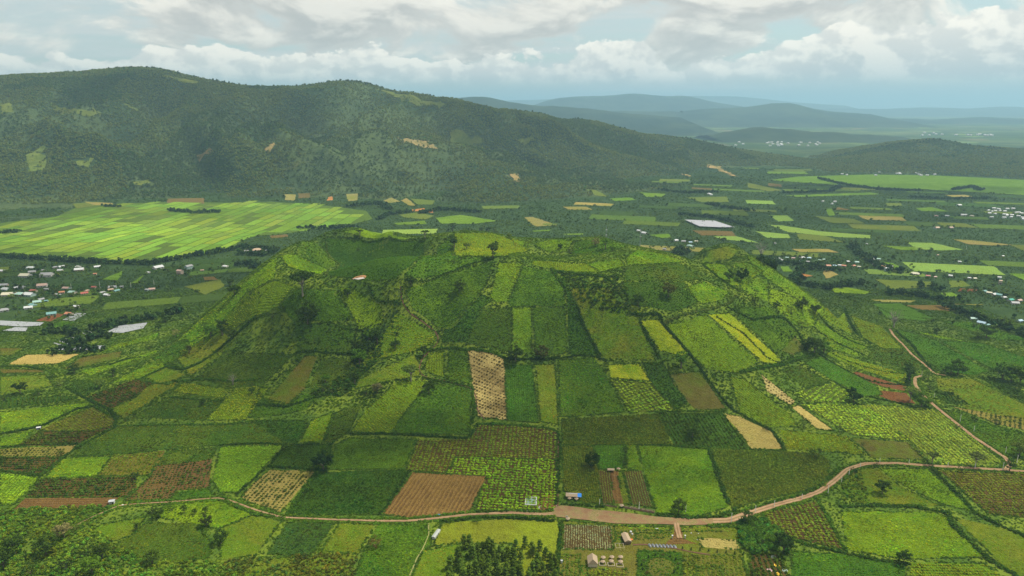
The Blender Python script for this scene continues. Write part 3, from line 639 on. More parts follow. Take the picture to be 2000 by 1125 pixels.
FIELDS = [
 # lower left
 ('brt',[(0,855),(65,840),(35,872),(0,875)]),('rol',[(78,838),(183,795),(224,818),(227,829),(180,842),(90,842)],1),('rsd',[(78,842),(180,842),(227,829),(150,868),(35,872)],0),
 ('rst',[(0,877),(150,870),(125,893),(0,893)],0),('rsd',[(0,893),(125,893),(80,930),(0,918)],0),('lime',[(0,924),(78,933),(28,985),(0,987)],1),
 ('dol',[(228,833),(440,830),(500,826),(560,866),(430,869),(330,878),(225,888),(137,891),(165,867)]),
 ('brt',[(125,895),(219,891),(188,930),(86,934)]),('rol',[(220,891),(323,881),(293,928),(189,930)],1),('dol',[(326,880),(424,875),(412,896),(304,909)]),
 ('rsd',[(79,936),(262,931),(268,955),(244,971),(52,971)],0),('soil',[(50,973),(234,972),(210,990),(28,995)],0),
 ('rs',[(302,911),(412,898),(410,952),(345,958),(331,975),(242,979),(268,957),(293,930)],0),('grn',[(347,961),(409,955),(419,970),(334,976)]),
 ('lime',[(430,873),(553,870),(500,930),(463,964),(430,960),(416,940)],2),('rst',[(526,918),(617,921),(548,1001),(471,975),(482,955)],1),
 ('drk',[(559,871),(650,869),(638,916),(528,911)]),('mid',[(682,856),(811,859),(790,916),(642,917),(656,868)]),
 ('drk',[(622,923),(790,918),(796,923),(742,1003),(566,1008),(562,1000)]),('soilr',[(806,923),(951,931),(917,1000),(800,1012),(747,1004)],4),
 ('rgb',[(815,861),(915,858),(930,830),(1000,832),(1088,838),(1086,898),(890,893),(870,925),(793,920)],4),('rgrid',[(892,894),(1086,899),(1088,995),(927,999),(952,930),(872,925)],4),
 # below the track
 ('dol',[(0,1000),(205,992),(235,987),(172,1020),(130,1060),(0,1045)]),('olv',[(197,1025),(285,1010),(262,1045),(197,1065),(175,1040)]),
 ('dol',[(284,1023),(375,1021),(414,1058),(408,1090),(287,1102),(208,1076),(250,1050)]),('olv',[(425,1035),(500,1005),(548,1020),(500,1085),(432,1094)]),
 ('blu',[(562,1021),(654,1021),(608,1085),(523,1082)]),('olv',[(664,1021),(731,1023),(700,1082),(627,1076)]),
 ('mid',[(739,1023),(836,1023),(844,1067),(825,1075),(800,1135),(688,1135),(715,1070)]),('grass',[(862,1023),(1000,1011),(1091,1013),(1090,1135),(1020,1135),(1000,1062),(900,1060),(846,1067)]),
 ('olv',[(826,1076),(900,1062),(880,1135),(802,1135)]),('brt',[(335,978),(425,976),(500,1003),(425,1033),(300,1008)]),
 ('olv',[(480,1090),(610,1088),(690,1080),(686,1135),(440,1135)]),
 # farm plots
 ('lawn',[(1096,1016),(1250,1030),(1310,1028),(1450,1030),(1448,1080),(1462,1135),(1090,1135)]),('beds',[(1101,1024),(1193,1027),(1197,1074),(1099,1073)],3),
 ('bedg',[(1168,919),(1192,920),(1200,984),(1176,984)],1),('soil',[(1192,920),(1206,920),(1217,985),(1200,984)],1),('olv',[(1206,920),(1216,920),(1232,986),(1217,985)],1),('bedg',[(1217,920),(1255,920),(1276,991),(1233,986)],1),
 ('grn',[(1158,862),(1221,866),(1220,916),(1170,917)],1),('brt',[(1223,867),(1243,870),(1255,918),(1225,917)]),('corn',[(1099,872),(1157,871),(1168,920),(1173,984),(1142,984),(1100,957)],1),
 ('brt',[(1246,869),(1385,878),(1392,908),(1410,960),(1424,990),(1362,1010),(1282,1000),(1258,920)],1),('corn',[(1391,878),(1500,881),(1600,886),(1620,901),(1614,950),(1500,974),(1430,994),(1413,955),(1396,905)],1),
 ('plan',[(1289,808),(1411,808),(1463,878),(1317,870)],1),('tan',[(1414,808),(1445,813),(1508,845),(1529,877),(1469,877)],1),('corn',[(1098,819),(1160,816),(1285,809),(1313,869),(1157,869),(1098,869)]),
 ('rol',[(1334,1082),(1448,1085),(1460,1135),(1334,1135)],3),('grn',[(1357,1103),(1412,1106),(1414,1135),(1406,1135),(1405,1111),(1362,1108),(1361,1135),(1354,1135)]),
 ('rol',[(1100,1084),(1133,1084),(1131,1135),(1098,1135)],1),('grn',[(1134,1104),(1150,1108),(1148,1135),(1132,1135)]),('rol',[(1152,1112),(1226,1113),(1226,1135),(1150,1135)],1),
 ('mid',[(1245,1075),(1332,1080),(1332,1135),(1245,1135)]),('lawn',[(1262,1104),(1268,1094),(1285,1088),(1305,1091),(1318,1102),(1318,1116),(1305,1126),(1280,1128),(1264,1117)]),
 ('brt',[(1200,1027),(1310,1030),(1310,1036),(1250,1036),(1200,1040)]),('brt',[(1332,1030),(1446,1030),(1444,1040),(1400,1038),(1332,1038)]),('mid',[(1201,1042),(1217,1042),(1215,1062),(1201,1062)]),('mid',[(1242,1042),(1308,1040),(1308,1050),(1242,1054)]),('rsd',[(1467,1083),(1524,1083),(1546,1135),(1464,1135)],1),('soil',[(1228,1062),(1240,1062),(1240,1135),(1228,1135)],1),
 ('soil',[(1065,965),(1088,968),(1088,1000),(1052,998),(1050,985)]),('soil',[(1317,1026),(1327,1026),(1334,1052),(1362,1062),(1300,1064),(1314,1050)]),('tan',[(1365,1052),(1440,1056),(1445,1074),(1370,1070)]),
 # foot and middle of the hill
 ('grn',[(986,713),(1039,713),(1052,826),(991,821)],1),('olv',[(1046,713),(1084,711),(1091,829),(1056,824)]),('mid',[(1091,703),(1162,699),(1188,740),(1220,804),(1160,811),(1094,814)]),
 ('yel',[(1188,713),(1249,711),(1269,744),(1193,738)]),('lgrid',[(1194,741),(1269,747),(1319,802),(1229,806)],1),('drk',[(1256,709),(1294,709),(1342,785),(1322,801),(1271,747)]),
 ('brn',[(1306,731),(1367,726),(1419,799),(1358,801),(1319,755)]),('yel',[(1251,626),(1284,624),(1344,690),(1334,696),(1288,684)]),('brt',[(1304,636),(1377,616),(1482,708),(1445,729),(1376,719),(1344,683)]),
 ('yel',[(1385,616),(1424,611),(1528,705),(1514,711),(1490,707)],1),('brn',[(1471,626),(1530,631),(1574,682),(1549,694),(1511,680)]),('olv',[(1131,601),(1229,601),(1251,630),(1279,704),(1180,699),(1141,650)]),
 ('mid',[(1041,601),(1104,601),(1107,689),(1046,699)]),('drk',[(1106,560),(1128,600),(1169,694),(1113,692)]),('brt',[(1001,601),(1037,601),(1039,689),(1001,689)]),
 ('straw',[(913,684),(959,688),(984,701),(991,821),(933,814),(923,750)],1),('mid',[(876,681),(909,684),(919,749),(876,742)]),('yro',[(836,691),(867,686),(867,737),(831,724)],1),
 ('yro',[(776,746),(825,741),(836,748),(760,846),(686,844),(716,800)],1),('mid',[(837,748),(918,756),(919,849),(762,846)]),('brt',[(606,823),(652,803),(630,864),(586,864)]),
 ('dol',[(656,806),(709,786),(680,845),(650,864),(633,864)]),('drk',[(500,820),(603,822),(583,865),(560,865),(500,824)]),('brn',[(596,696),(621,696),(594,760),(562,789),(523,780)]),
 ('dol',[(626,698),(687,701),(680,740),(600,768)]),('dol',[(576,631),(699,636),(691,689),(583,687)]),('brt',[(661,561),(700,570),(744,600),(749,631),(725,649),(703,647),(691,620)]),
 ('yro',[(773,612),(843,646),(853,665),(800,689),(702,708),(741,660)]),('olv',[(808,691),(822,715),(819,735),(760,744),(692,759),(702,741),(790,701)]),
 ('mid',[(792,566),(875,535),(962,512),(948,560),(880,640),(862,641),(803,600)]),('drk',[(964,585),(941,602),(911,669),(863,669),(866,645),(885,640),(940,575)]),
 ('dol',[(943,602),(999,602),(999,689),(911,670)]),('brt',[(975,513),(1020,516),(990,591),(955,588)]),('mid',[(1022,520),(1075,530),(1100,560),(1103,598),(1000,598),(992,592)]),
 # left apron
 ('brt',[(213,750),(311,701),(324,715),(275,739)]),('olv',[(283,737),(325,718),(364,731),(345,741),(312,749)]),('brt',[(156,725),(237,706),(309,683),(299,692),(176,734)]),
 ('brn',[(121,722),(161,698),(239,686),(234,700),(151,719)]),('brt',[(198,687),(226,673),(311,651),(306,662),(250,676),(201,689)]),('tan',[(16,712),(51,693),(159,691),(112,711)]),
 ('brn',[(0,721),(86,723),(86,728),(0,729)]),('olv',[(0,736),(89,733),(104,754),(0,774)]),('plan',[(0,786),(15,776),(148,774),(149,780),(0,799)],2),
 ('brt',[(0,806),(174,786),(174,795),(87,829),(25,841),(0,846)]),('plan',[(138,753),(206,743),(199,755),(170,771),(143,765)],1),('rsd',[(171,775),(262,742),(299,747),(262,779),(216,799)],0),
 ('olv',[(221,797),(300,751),(349,748),(241,819)]),('yro',[(338,765),(361,748),(449,761),(436,779)]),('dol',[(331,776),(434,785),(400,821),(275,815),(233,827)]),
 ('yro',[(456,763),(500,756),(524,760),(479,820),(402,821)]),('brn',[(0,680),(50,680),(20,694),(0,694)]),('dol',[(386,735),(442,687),(500,690),(575,692),(510,755),(450,757)]),
 ('olv',[(346,700),(400,661),(449,641),(438,688),(372,734)]),('mid',[(505,762),(520,785),(560,792),(596,770),(620,775),(600,800),(500,818),(485,815)]),
 ('grn',[(85,638),(120,628),(150,630),(110,642)]),('red',[(68,627),(108,612),(126,614),(100,628)]),
 # right apron
 ('brt',[(1592,626),(1640,651),(1699,678),(1685,684),(1620,670),(1593,637)]),('yro',[(1611,601),(1649,608),(1664,656),(1606,622)]),('yro',[(1661,616),(1719,637),(1764,682),(1720,679),(1686,661)]),
 ('brt',[(1611,661),(1688,690),(1675,696),(1618,680)]),('yro',[(1621,686),(1769,731),(1771,744),(1764,749),(1676,720),(1613,692)],0),('dol',[(1706,683),(1769,683),(1804,721),(1775,721),(1691,700)]),
 ('grn',[(1573,710),(1600,696),(1659,727),(1706,750),(1724,771),(1683,774),(1665,760),(1628,745)]),('red',[(1673,726),(1786,760),(1784,766),(1740,759),(1700,747),(1663,730)]),
 ('red',[(1703,761),(1771,768),(1789,789),(1749,786),(1722,775)]),('dol',[(1526,723),(1560,713),(1619,745),(1575,759)]),('lgrid',[(1556,765),(1624,748),(1659,765),(1659,786),(1576,787)],1),
 ('lgrid',[(1566,791),(1690,791),(1776,862),(1662,849),(1630,829)],1),('lrow',[(1692,791),(1829,801),(1959,904),(1840,909),(1816,899),(1780,865)],1),('brn',[(1661,856),(1700,858),(1775,864),(1811,899),(1700,894),(1690,880)]),
 ('straw',[(1486,731),(1554,785),(1545,792),(1500,765)],0),('tan',[(1546,796),(1560,791),(1629,841),(1596,839)]),('yro',[(1426,736),(1455,741),(1544,810),(1559,834),(1500,834),(1446,810)],1),
 ('yro',[(1521,839),(1654,853),(1689,889),(1640,884),(1536,877)]),('grn',[(1751,643),(1831,666),(1929,725),(1900,734),(1836,724),(1791,690),(1770,665)]),
 ('brt',[(1776,645),(1909,670),(1836,662)]),('grn',[(1836,666),(1922,671),(2010,702),(2010,733),(1936,720)]),('olv',[(1828,738),(1900,741),(2010,795),(2010,834),(1890,799),(1831,760)]),
 ('plan',[(1823,763),(1856,766),(1894,791),(1851,789)],0),('plan',[(1911,736),(1940,738),(2010,775),(2010,795)],3),('rst',[(1856,793),(1895,801),(2010,820),(2010,842),(1951,830)],0),
 ('mid',[(1852,801),(1950,833),(2010,847),(2010,900),(1961,889),(1891,840)]),('grn',[(1713,601),(1800,611),(1811,627),(1731,621)]),('grn',[(1841,628),(1900,629),(2010,664),(1950,665)]),
 ('rgb',[(1493,1001),(1596,979),(1649,1074),(1548,1049),(1501,1034)],1),('brt',[(1719,916),(1811,916),(1904,1001),(1840,984),(1766,950)],1),('olv',[(1664,913),(1715,916),(1759,950),(1836,988),(1676,984),(1641,955)]),
 ('rgb',[(1837,921),(2010,926),(2010,1012),(1931,1004)],0),('brt',[(1642,999),(1824,1001),(1856,1012),(1924,1089),(1751,1091),(1656,1074)]),('olv',[(1864,1011),(1936,1026),(2010,1042),(2010,1135),(1964,1110)]),
 ('grn',[(1546,1077),(1650,1083),(1765,1101),(1770,1135),(1546,1135)],0),('yro',[(1777,1099),(1925,1101),(1962,1135),(1779,1135)]),
 # top of the hill and its craters
 ('smooth',[(640,466),(680,469),(760,469),(828,472),(820,505),(775,543),(712,548),(640,538),(664,515),(622,475)]),('brt',[(545,500),(572,496),(638,525),(630,538),(565,522)]),('mid',[(609,471),(618,476),(660,516),(640,527),(577,495)]),
 ('brt',[(665,452),(700,448),(790,463),(828,465),(780,468),(720,465)]),('yro',[(888,456),(960,456),(1000,470),(1035,488),(990,500),(890,500),(886,475)]),('mid',[(830,500),(880,465),(884,500),(960,503),(870,535),(800,546),(790,540)]),
 ('brt',[(1043,476),(1082,468),(1120,471),(1107,490),(1076,494)]),('brt',[(1141,516),(1211,506),(1219,520),(1175,531)]),('olv',[(1113,563),(1189,563),(1204,586),(1224,600),(1131,600)]),
 ('dol',[(1218,551),(1336,551),(1364,590),(1320,609),(1226,594)]),('brt',[(1376,518),(1400,513),(1429,537),(1449,557),(1425,559)]),('brt',[(1431,516),(1457,513),(1491,530),(1470,544)]),
 ('brt',[(1333,563),(1375,551),(1424,570),(1412,586),(1371,594)]),('brt',[(1502,562),(1530,571),(1598,611),(1589,638),(1560,640),(1502,592)]),('mid',[(1445,600),(1500,600),(1560,650),(1520,690),(1440,620)]),
 ('brt',[(1440,545),(1500,545),(1500,590),(1452,570)]),('yro',[(483,572),(540,548),(575,560),(541,600),(443,648),(423,640)]),('mid',[(580,565),(655,566),(690,625),(575,628),(545,600)]),
 ('brt',[(350,690),(410,640),(430,642),(372,700)]),('dol',[(1220,520),(1330,515),(1370,545),(1335,549),(1220,548)]),
 ('brt',[(543,502),(510,528),(482,549),(402,615),(345,668),(372,668),(432,636),(478,575),(536,543)]),('mid',[(300,700),(345,672),(395,662),(345,705),(310,715)]),
 ('brt',[(1458,500),(1480,507),(1540,548),(1600,593),(1646,638),(1600,613),(1500,546),(1470,522)]),('olv',[(1343,506),(1380,490),(1420,481),(1445,490),(1425,507),(1380,511)]),
 ('brt',[(1000,468),(1040,470),(1030,488),(1005,480)]),('mid',[(1125,470),(1180,467),(1228,481),(1165,498),(1112,495)]),('yro',[(1040,509),(1138,516),(1140,514),(1172,532),(1095,530),(1040,518)]),('brt',[(1222,505),(1245,488),(1298,497),(1332,512),(1225,518)]),
 # plain on the left and at the foot of the mountain
 ('far',[(200,546),(240,529),(229,548)]),('far',[(250,556),(281,538),(271,552)]),('fol',[(360,560),(430,546),(440,560),(400,576)]),('fbrn',[(400,541),(418,541),(425,547),(398,548)]),
 ('fol',[(140,398),(185,395),(200,401),(150,408)]),('ftan',[(165,394),(220,397),(235,404),(180,400)]),('fbrn',[(325,388),(399,387),(399,398),(327,397)]),('ftan',[(556,380),(578,380),(576,392),(557,391)]),
 ('fbrn',[(582,378),(605,377),(607,386),(583,388)]),('ftan',[(676,379),(700,378),(698,392),(680,393)]),('forg',[(640,386),(650,384),(651,391),(638,392)]),('ftan',[(748,392),(765,386),(782,394),(760,397)]),
 ('ftan',[(783,392),(795,387),(812,402),(800,402)]),('fol',[(800,388),(850,392),(845,400),(815,400)]),('forg',[(804,410),(829,407),(830,413),(806,413)]),('forg',[(836,413),(847,410),(846,416),(838,416)]),
 ('fol',[(780,420),(815,415),(850,422),(830,429),(790,425)]),('fbrn',[(527,461),(560,458),(563,463),(530,466)]),
 # plain on the right
 ('fpal',[(1501,421),(1539,421),(1551,432),(1521,433)]),('fpal',[(1501,439),(1530,441),(1600,452),(1699,460),(1701,466),(1641,464),(1540,454)]),('fpal',[(1475,452),(1539,458),(1544,466),(1500,465)]),
 ('fpal',[(1768,474),(1820,475),(1882,488),(1840,490),(1796,487)]),('ftan',[(1861,468),(1900,470),(1979,479),(1940,480),(1891,478)]),('ftan',[(1547,487),(1619,487),(1638,494),(1561,493)]),
 ('fol',[(1556,457),(1600,457),(1649,474),(1561,468)]),('fpal',[(1391,462),(1439,462),(1484,475),(1411,468)]),('fbrn',[(1351,450),(1429,452),(1439,462),(1371,460)]),
 ('ftan',[(1023,425),(1040,424),(1089,440),(1046,443)]),('ftan',[(1098,404),(1144,404),(1159,410),(1111,410)]),('far',[(851,426),(900,420),(974,432),(921,438),(861,437)]),('far',[(771,436),(829,431),(834,438),(776,440)]),
 ('far',[(1610,408),(1624,408),(1631,421),(1619,422)]),('fbrn',[(1636,405),(1664,411),(1631,410)]),('far',[(1501,352),(1560,345),(1700,341),(1830,343),(2010,352),(2010,382),(1930,377),(1800,370),(1641,362)]),
 ('far',[(1531,382),(1700,376),(1724,380),(1561,385)]),('ftan',[(1606,522),(1639,537),(1611,545)]),('forg',[(1561,533),(1589,540),(1571,541)]),('far',[(1524,521),(1539,521),(1549,531),(1531,531)]),
 ('far',[(1726,512),(1745,515),(1769,528),(1751,528)]),('fol',[(1711,546),(1819,551),(1829,560),(1741,567)]),('brt',[(1616,561),(1640,559),(1699,571),(1690,575),(1631,572)]),
 ('ftan',[(1701,585),(1789,587),(1779,591),(1721,590)]),('fbrn',[(1766,596),(1859,596),(1879,609),(1801,605)]),('red',[(1876,564),(1911,566),(1904,570),(1871,570)]),('grn',[(1701,593),(1759,593),(1829,625),(1741,614)]),
 ('ftan',[(1851,595),(1919,594),(1914,597)]),('fol',[(1851,548),(1880,549),(1900,560),(1856,562)]),('far',[(1835,573),(1860,572),(1876,580),(1850,581)]),('far',[(1970,535),(2010,536),(2010,552)]),
 ('fol',[(1060,437),(1090,437),(1085,440),(1060,440)]),('far',[(1040,451),(1076,449),(1074,452),(1043,453)]),('far',[(1100,457),(1140,456),(1138,459),(1103,459)]),('far',[(1270,459),(1305,457),(1313,465),(1290,465)]),
 ('fol',[(1340,386),(1420,384),(1424,395),(1370,395)]),('far',[(1250,376),(1300,379),(1296,385),(1262,385)]),('far',[(1190,388),(1230,386),(1245,391),(1200,393)]),('fol',[(1145,370),(1165,372),(1188,385),(1162,382)]),
 ('ftan',[(1845,381),(1885,381),(1903,385),(1858,385)]),('fol',[(1730,397),(1760,397),(1762,403),(1732,403)]),('far',[(1789,407),(1820,405),(1855,414),(1800,413)]),('fol',[(1590,422),(1670,428),(1690,437),(1625,436)]),
 ('fbrn',[(1500,358),(1525,360),(1528,366),(1500,364)]),('fol',[(1460,357),(1530,372),(1500,374),(1460,366)]),('far',[(1720,480),(1790,483),(1800,489),(1760,489)]),
 # openings and scars on the mountain
 ('mgr',[(318,147),(345,152),(392,160),(388,163),(350,160)]),('mgr',[(400,163),(420,160),(470,168),(480,205),(440,198),(415,180)]),('mgr',[(480,175),(500,168),(595,168),(590,192),(575,205),(560,218),(520,205),(490,200)]),
 ('mgr',[(740,175),(790,185),(870,205),(860,212),(800,200)]),('mgr',[(880,255),(900,248),(915,265),(950,280),(900,290),(880,270)]),('mgr',[(50,303),(80,290),(95,310),(85,335),(50,335)]),
 ('mgr',[(148,312),(180,305),(187,322),(170,330),(150,325)]),('mgr',[(0,192),(30,215),(30,220),(0,224)]),('mgr',[(100,205),(130,207),(200,222),(180,228),(120,218)]),('mgr',[(240,203),(290,222),(270,218)]),
 ('msc',[(777,270),(800,271),(830,277),(857,292),(830,290),(800,280)]),('msc',[(520,290),(540,275),(545,280),(528,302)]),('msc',[(380,310),(410,290),(418,292),(395,315)]),('msc',[(996,345),(1005,340),(1016,348),(1010,356),(998,354)]),
 ('msc',[(1380,322),(1405,324),(1440,345),(1436,346),(1400,330),(1382,328)]),('msc',[(1335,340),(1350,342),(1345,345)]),('mgr',[(1000,265),(1040,268),(1050,275),(1010,275)]),('mgr',[(250,352),(290,350),(300,360),(270,365)]),
]

def world_poly(px_poly, sub=22.0):
    P_ = []
    n = len(px_poly)
    for i in range(n):
        a = px_poly[i]; b_ = px_poly[(i+1) % n]
        k = max(1, int(math.hypot(a[0]-b_[0], a[1]-b_[1])/sub))
        for j in range(k): P_.append((a[0]+(b_[0]-a[0])*j/k, a[1]+(b_[1]-a[1])*j/k))
    x, y, z = hit([p_[0] for p_ in P_], [p_[1] for p_ in P_])
    return list(zip(x.tolist(), y.tolist()))
def resample(poly, s):
    o = []
    n = len(poly)
    for i in range(n):
        a = poly[i]; b_ = poly[(i+1) % n]; L = math.hypot(a[0]-b_[0], a[1]-b_[1]); k = max(1, int(L/s))
        for j in range(k): o.append((a[0]+(b_[0]-a[0])*j/k, a[1]+(b_[1]-a[1])*j/k))
    return o
def fill_sheet(name, poly, s, lift, m_, cola, colb, par, uvf, kind='structure', parent=None, wiggle=0.0):
    """a sheet lying on the relief inside a world-space outline"""
    poly = resample(poly, s)
    if wiggle: 
        A = np.array(poly); poly = list(zip((A[:, 0]+fbm(A[:, 0]/9, A[:, 1]/9, 2, 5)*wiggle).tolist(), (A[:, 1]+fbm(A[:, 0]/9+50, A[:, 1]/9, 2, 6)*wiggle).tolist()))
    A = np.array(poly); x0, y0 = A.min(0); x1, y1 = A.max(0)
    gx, gy = np.meshgrid(np.arange(math.ceil(x0/s)*s, x1, s), np.arange(math.ceil(y0/s)*s, y1, s)); gx = gx.ravel(); gy = gy.ravel()
    ins = inpoly(gx, gy, poly)
    gx, gy = gx[ins], gy[ins]
    if len(gx):
        keep = np.ones(len(gx), bool)
        for i in range(0, len(gx), 4000):
            d = np.min(np.hypot(gx[i:i+4000, None]-A[None, :, 0], gy[i:i+4000, None]-A[None, :, 1]), 1); keep[i:i+4000] = d > s*.35
        gx, gy = gx[keep], gy[keep]
    vs = [Vector(p_) for p_ in poly] + [Vector((a, b_)) for a, b_ in zip(gx.tolist(), gy.tolist())]
    n = len(poly)
    r = geometry.delaunay_2d_cdt(vs, [], [list(range(n))], 1, 1e-4)
    V2 = np.array([(v.x, v.y) for v in r[0]])
    if len(V2) < 3 or not r[2]: return None
    z = ZZ(V2[:, 0], V2[:, 1]) + lift
    F_ = [f if (V2[f[1]][0]-V2[f[0]][0])*(V2[f[2]][1]-V2[f[0]][1])-(V2[f[2]][0]-V2[f[0]][0])*(V2[f[1]][1]-V2[f[0]][1]) > 0 else f[::-1] for f in r[2]]
    o = mk(name, np.column_stack([V2, z]), F_, m_, parent=parent, kind=kind, smooth=True); me = o.data
    nv = len(me.vertices)
    for an, c in (('cola', cola), ('colb', colb)):
        a = me.attributes.new(an, 'FLOAT_COLOR', 'POINT'); a.data.foreach_set('color', np.tile(np.array([*c, 1], np.float32), nv))
    a = me.attributes.new('par', 'FLOAT_VECTOR', 'POINT'); a.data.foreach_set('vector', np.tile(np.array(par, np.float32), nv))
    u, v = uvf(V2[:, 0], V2[:, 1]); ul = me.uv_layers.new(name='rows')
    li = np.empty(len(me.loops), np.int32); me.loops.foreach_get('vertex_index', li)
    ul.data.foreach_set('uv', np.stack([u[li], v[li]], -1).astype(np.float32).ravel())
    return o

def jit(c, v=.12):
    k = 1+random.uniform(-v, v); h = random.uniform(-v, v)*.6
    return (c[0]*k*(1+h), c[1]*k, c[2]*k*(1-h))
WPOLY = []        # every sheet's outline, for keeping wild growth off it
EDGE = []
for fi, rec in enumerate(FIELDS):
    kind_, pp = rec[0], rec[1]; e = rec[2] if len(rec) > 2 else 0
    ca_, cb_, rw, dt, mo, su_, sv_, crop = KT[kind_]
    wp = world_poly(pp); A = np.array(wp); cx_, cy_ = A.mean(0); D = math.hypot(cx_, cy_)
    if A[:, 1].max() > 20000: continue
    WPOLY.append((wp, kind_, D))
    x2, y2, _ = hit([pp[e][0], pp[(e+1) % len(pp)][0]], [pp[e][1], pp[(e+1) % len(pp)][1]])
    ang = math.atan2(y2[1]-y2[0], x2[1]-x2[0]); ca2, sa2 = math.cos(ang), math.sin(ang)
    ph = random.random()
    uvf = lambda x, y: (((-x*sa2+y*ca2)/su_)+ph, (x*ca2+y*sa2)/sv_)
    s = 5.0 if D < 1250 else 14.0
    lift = (.14 + .012*(fi % 9)) if D < 1250 else (.5+.05*(fi % 9))
    if kind_ in ('mgr', 'msc'): s = 20.0; lift = 1.2+.1*(fi % 9)
    rough = kind_ in ('mgr', 'msc')
    o = fill_sheet('field', wp, s, lift, mField, jit(ca_), jit(cb_), (rw, dt, mo), uvf, wiggle=(26.0 if rough else (1.5 if D < 1250 else 4.0)))
    if o is None or crop is None: continue
    if D < 1250: EDGE.append(wp)
    mode, cc, sz, ht = crop; cc = jit(cc, .14)
    if D > 1150: continue
    x0, y0 = A.min(0); x1, y1 = A.max(0)
    if mode in ('rows', 'rows2'):
        du, dv = su_, sv_
        if D > 750: dv *= 1.25
        cu = -cx_*sa2+cy_*ca2; cw = cx_*ca2+cy_*sa2; Rr = math.hypot(x1-x0, y1-y0)/2+5
        U, V_ = np.meshgrid(np.arange(-Rr, Rr, du), np.arange(-Rr, Rr, dv)); U = U.ravel()+cu; V_ = V_.ravel()+cw
        U = U + rng.normal(0, .12, len(U))*sz + fbm(V_/24, U/24, 2, fi)*.45; V_ = V_ + rng.normal(0, .14, len(V_))*sz
        X_ = -U*sa2+V_*ca2; Y_ = U*ca2+V_*sa2
        ok = inpoly(X_, Y_, wp) & (rng.random(len(X_)) > .02); X_, Y_ = X_[ok], Y_[ok]
        gapn = fbm(X_/12, Y_/12, 3, fi+40); ok = gapn > -.45 if kind_ in ('rs', 'rsd', 'rst', 'straw') else gapn > -.9
        X_, Y_ = X_[ok], Y_[ok]; gr = 1+(.12 if 'g' in kind_ else .35)*fbm(X_/15, Y_/15, 3, fi+60)
        S_ = sz*gr*(rng.uniform(.85, 1.12, len(X_)) if 'g' in kind_ or kind_ == 'lrow' else rng.uniform(.6, 1.25, len(X_)))*(.92 if mode == 'rows' else .8)
    else:
        sp = (1.5 if D < 620 else 2.0 if D < 850 else 2.7)*(1.0 if mode == 'dense' else 2.2)
        U, V_ = np.meshgrid(np.arange(x0, x1, sp), np.arange(y0, y1, sp)); X_ = U.ravel()+rng.uniform(-.5, .5, U.size)*sp; Y_ = V_.ravel()+rng.uniform(-.5, .5, U.size)*sp
        ok = inpoly(X_, Y_, wp); X_, Y_ = X_[ok], Y_[ok]
        S_ = sz*(sp/1.5 if mode == 'dense' else 1.3)**.8*.85*rng.uniform(.6, 1.35, len(X_))*(1+.3*fbm(X_/8, Y_/8, 3, fi))
    ok = in_view(X_, Y_, ZZ(X_, Y_)); X_, Y_, S_ = X_[ok], Y_[ok], S_[ok]
    C_ = tint(cc, len(X_), .21 if mode == 'dense' else .14, .09 if mode == 'dense' else .05, X_, Y_, 24. if mode == 'dense' else 28., .55 if mode == 'dense' else .22)
    scatter('crop', X_, Y_, S_, C_, cMound if mode in ('rows', 'rows2') else (cTuft if ht > .45 else cBlade), parent=None if o is None else o, flat=ht/.9)

# rice paddies on the left: plots of slightly different green between low bunds
PAD = [(0,436),(60,428),(110,424),(150,404),(230,398),(350,394),(440,396),(530,394),(640,402),(715,412),(728,428),(690,438),(620,446),(590,452),(545,458),(500,462),(470,468),(455,488),(395,499),(330,510),(290,516),(225,515),(160,510),(80,504),(-30,499),(-60,450)]
wpad = world_poly(PAD); WPOLY.append((wpad, 'paddy', 1800)); _hx, _hy, _ = hit([150, 330], [505, 450]); pa = math.atan2(_hy[1]-_hy[0], _hx[1]-_hx[0])
A = np.array(wpad)
fill_sheet('field', wpad, 20, .35, mField, (.060, .100, .022), (.085, .13, .026), (0, 0, .5), lambda x, y: (x/6, y/6))
U0, V0 = (A[:, 0]*math.cos(pa)+A[:, 1]*math.sin(pa)), (-A[:, 0]*math.sin(pa)+A[:, 1]*math.cos(pa))
npad = 0; v = V0.min()
PC = [PADDY]*8 + [(.15, .22, .034)]*5 + [(.105, .19, .030)]*5 + [(.14, .20, .04), (.10, .15, .035)]*2
while v < V0.max():
    dv = random.uniform(20, 44); u = U0.min()+random.uniform(-60, 0)
    while u < U0.max():
        du = random.uniform(35, 120); g_ = 1.5
        qd = [(u+g_, v+g_), (u+du-g_, v+g_), (u+du-g_+random.uniform(-3, 3), v+dv-g_), (u+g_, v+dv-g_)]
        qd = [(a*math.cos(pa)-b_*math.sin(pa), a*math.sin(pa)+b_*math.cos(pa)) for a, b_ in qd]; Qa = np.array(resample(qd, 12.0))
        if inpoly(Qa[:, 0], Qa[:, 1], wpad).mean() > .62 and in_view(Qa[:, 0], Qa[:, 1], 0*Qa[:, 0]).any() and (inpoly(Qa[:, 0], Qa[:, 1], wpad).all() or random.random() > .35):
            k_ = float(fbm(np.array([Qa[0, 0]/260]), np.array([Qa[0, 1]/200]), 3, 15)[0]); c_ = jit(random.choice(PC), .16); c_ = tuple(v_*(1+.5*k_) for v_ in c_) if random.random() > .07 else (.075, .115, .030); c2_ = tuple(k*1.12 for k in c_)
            fill_sheet('rice_field', qd, 18, .8, mField, c_, c2_, (.25, 0, .4), lambda x, y: ((-x*math.sin(pa)+y*math.cos(pa))/3.0, x/3.0)); npad += 1
        u += du
    v += dv
print('paddies', npad)

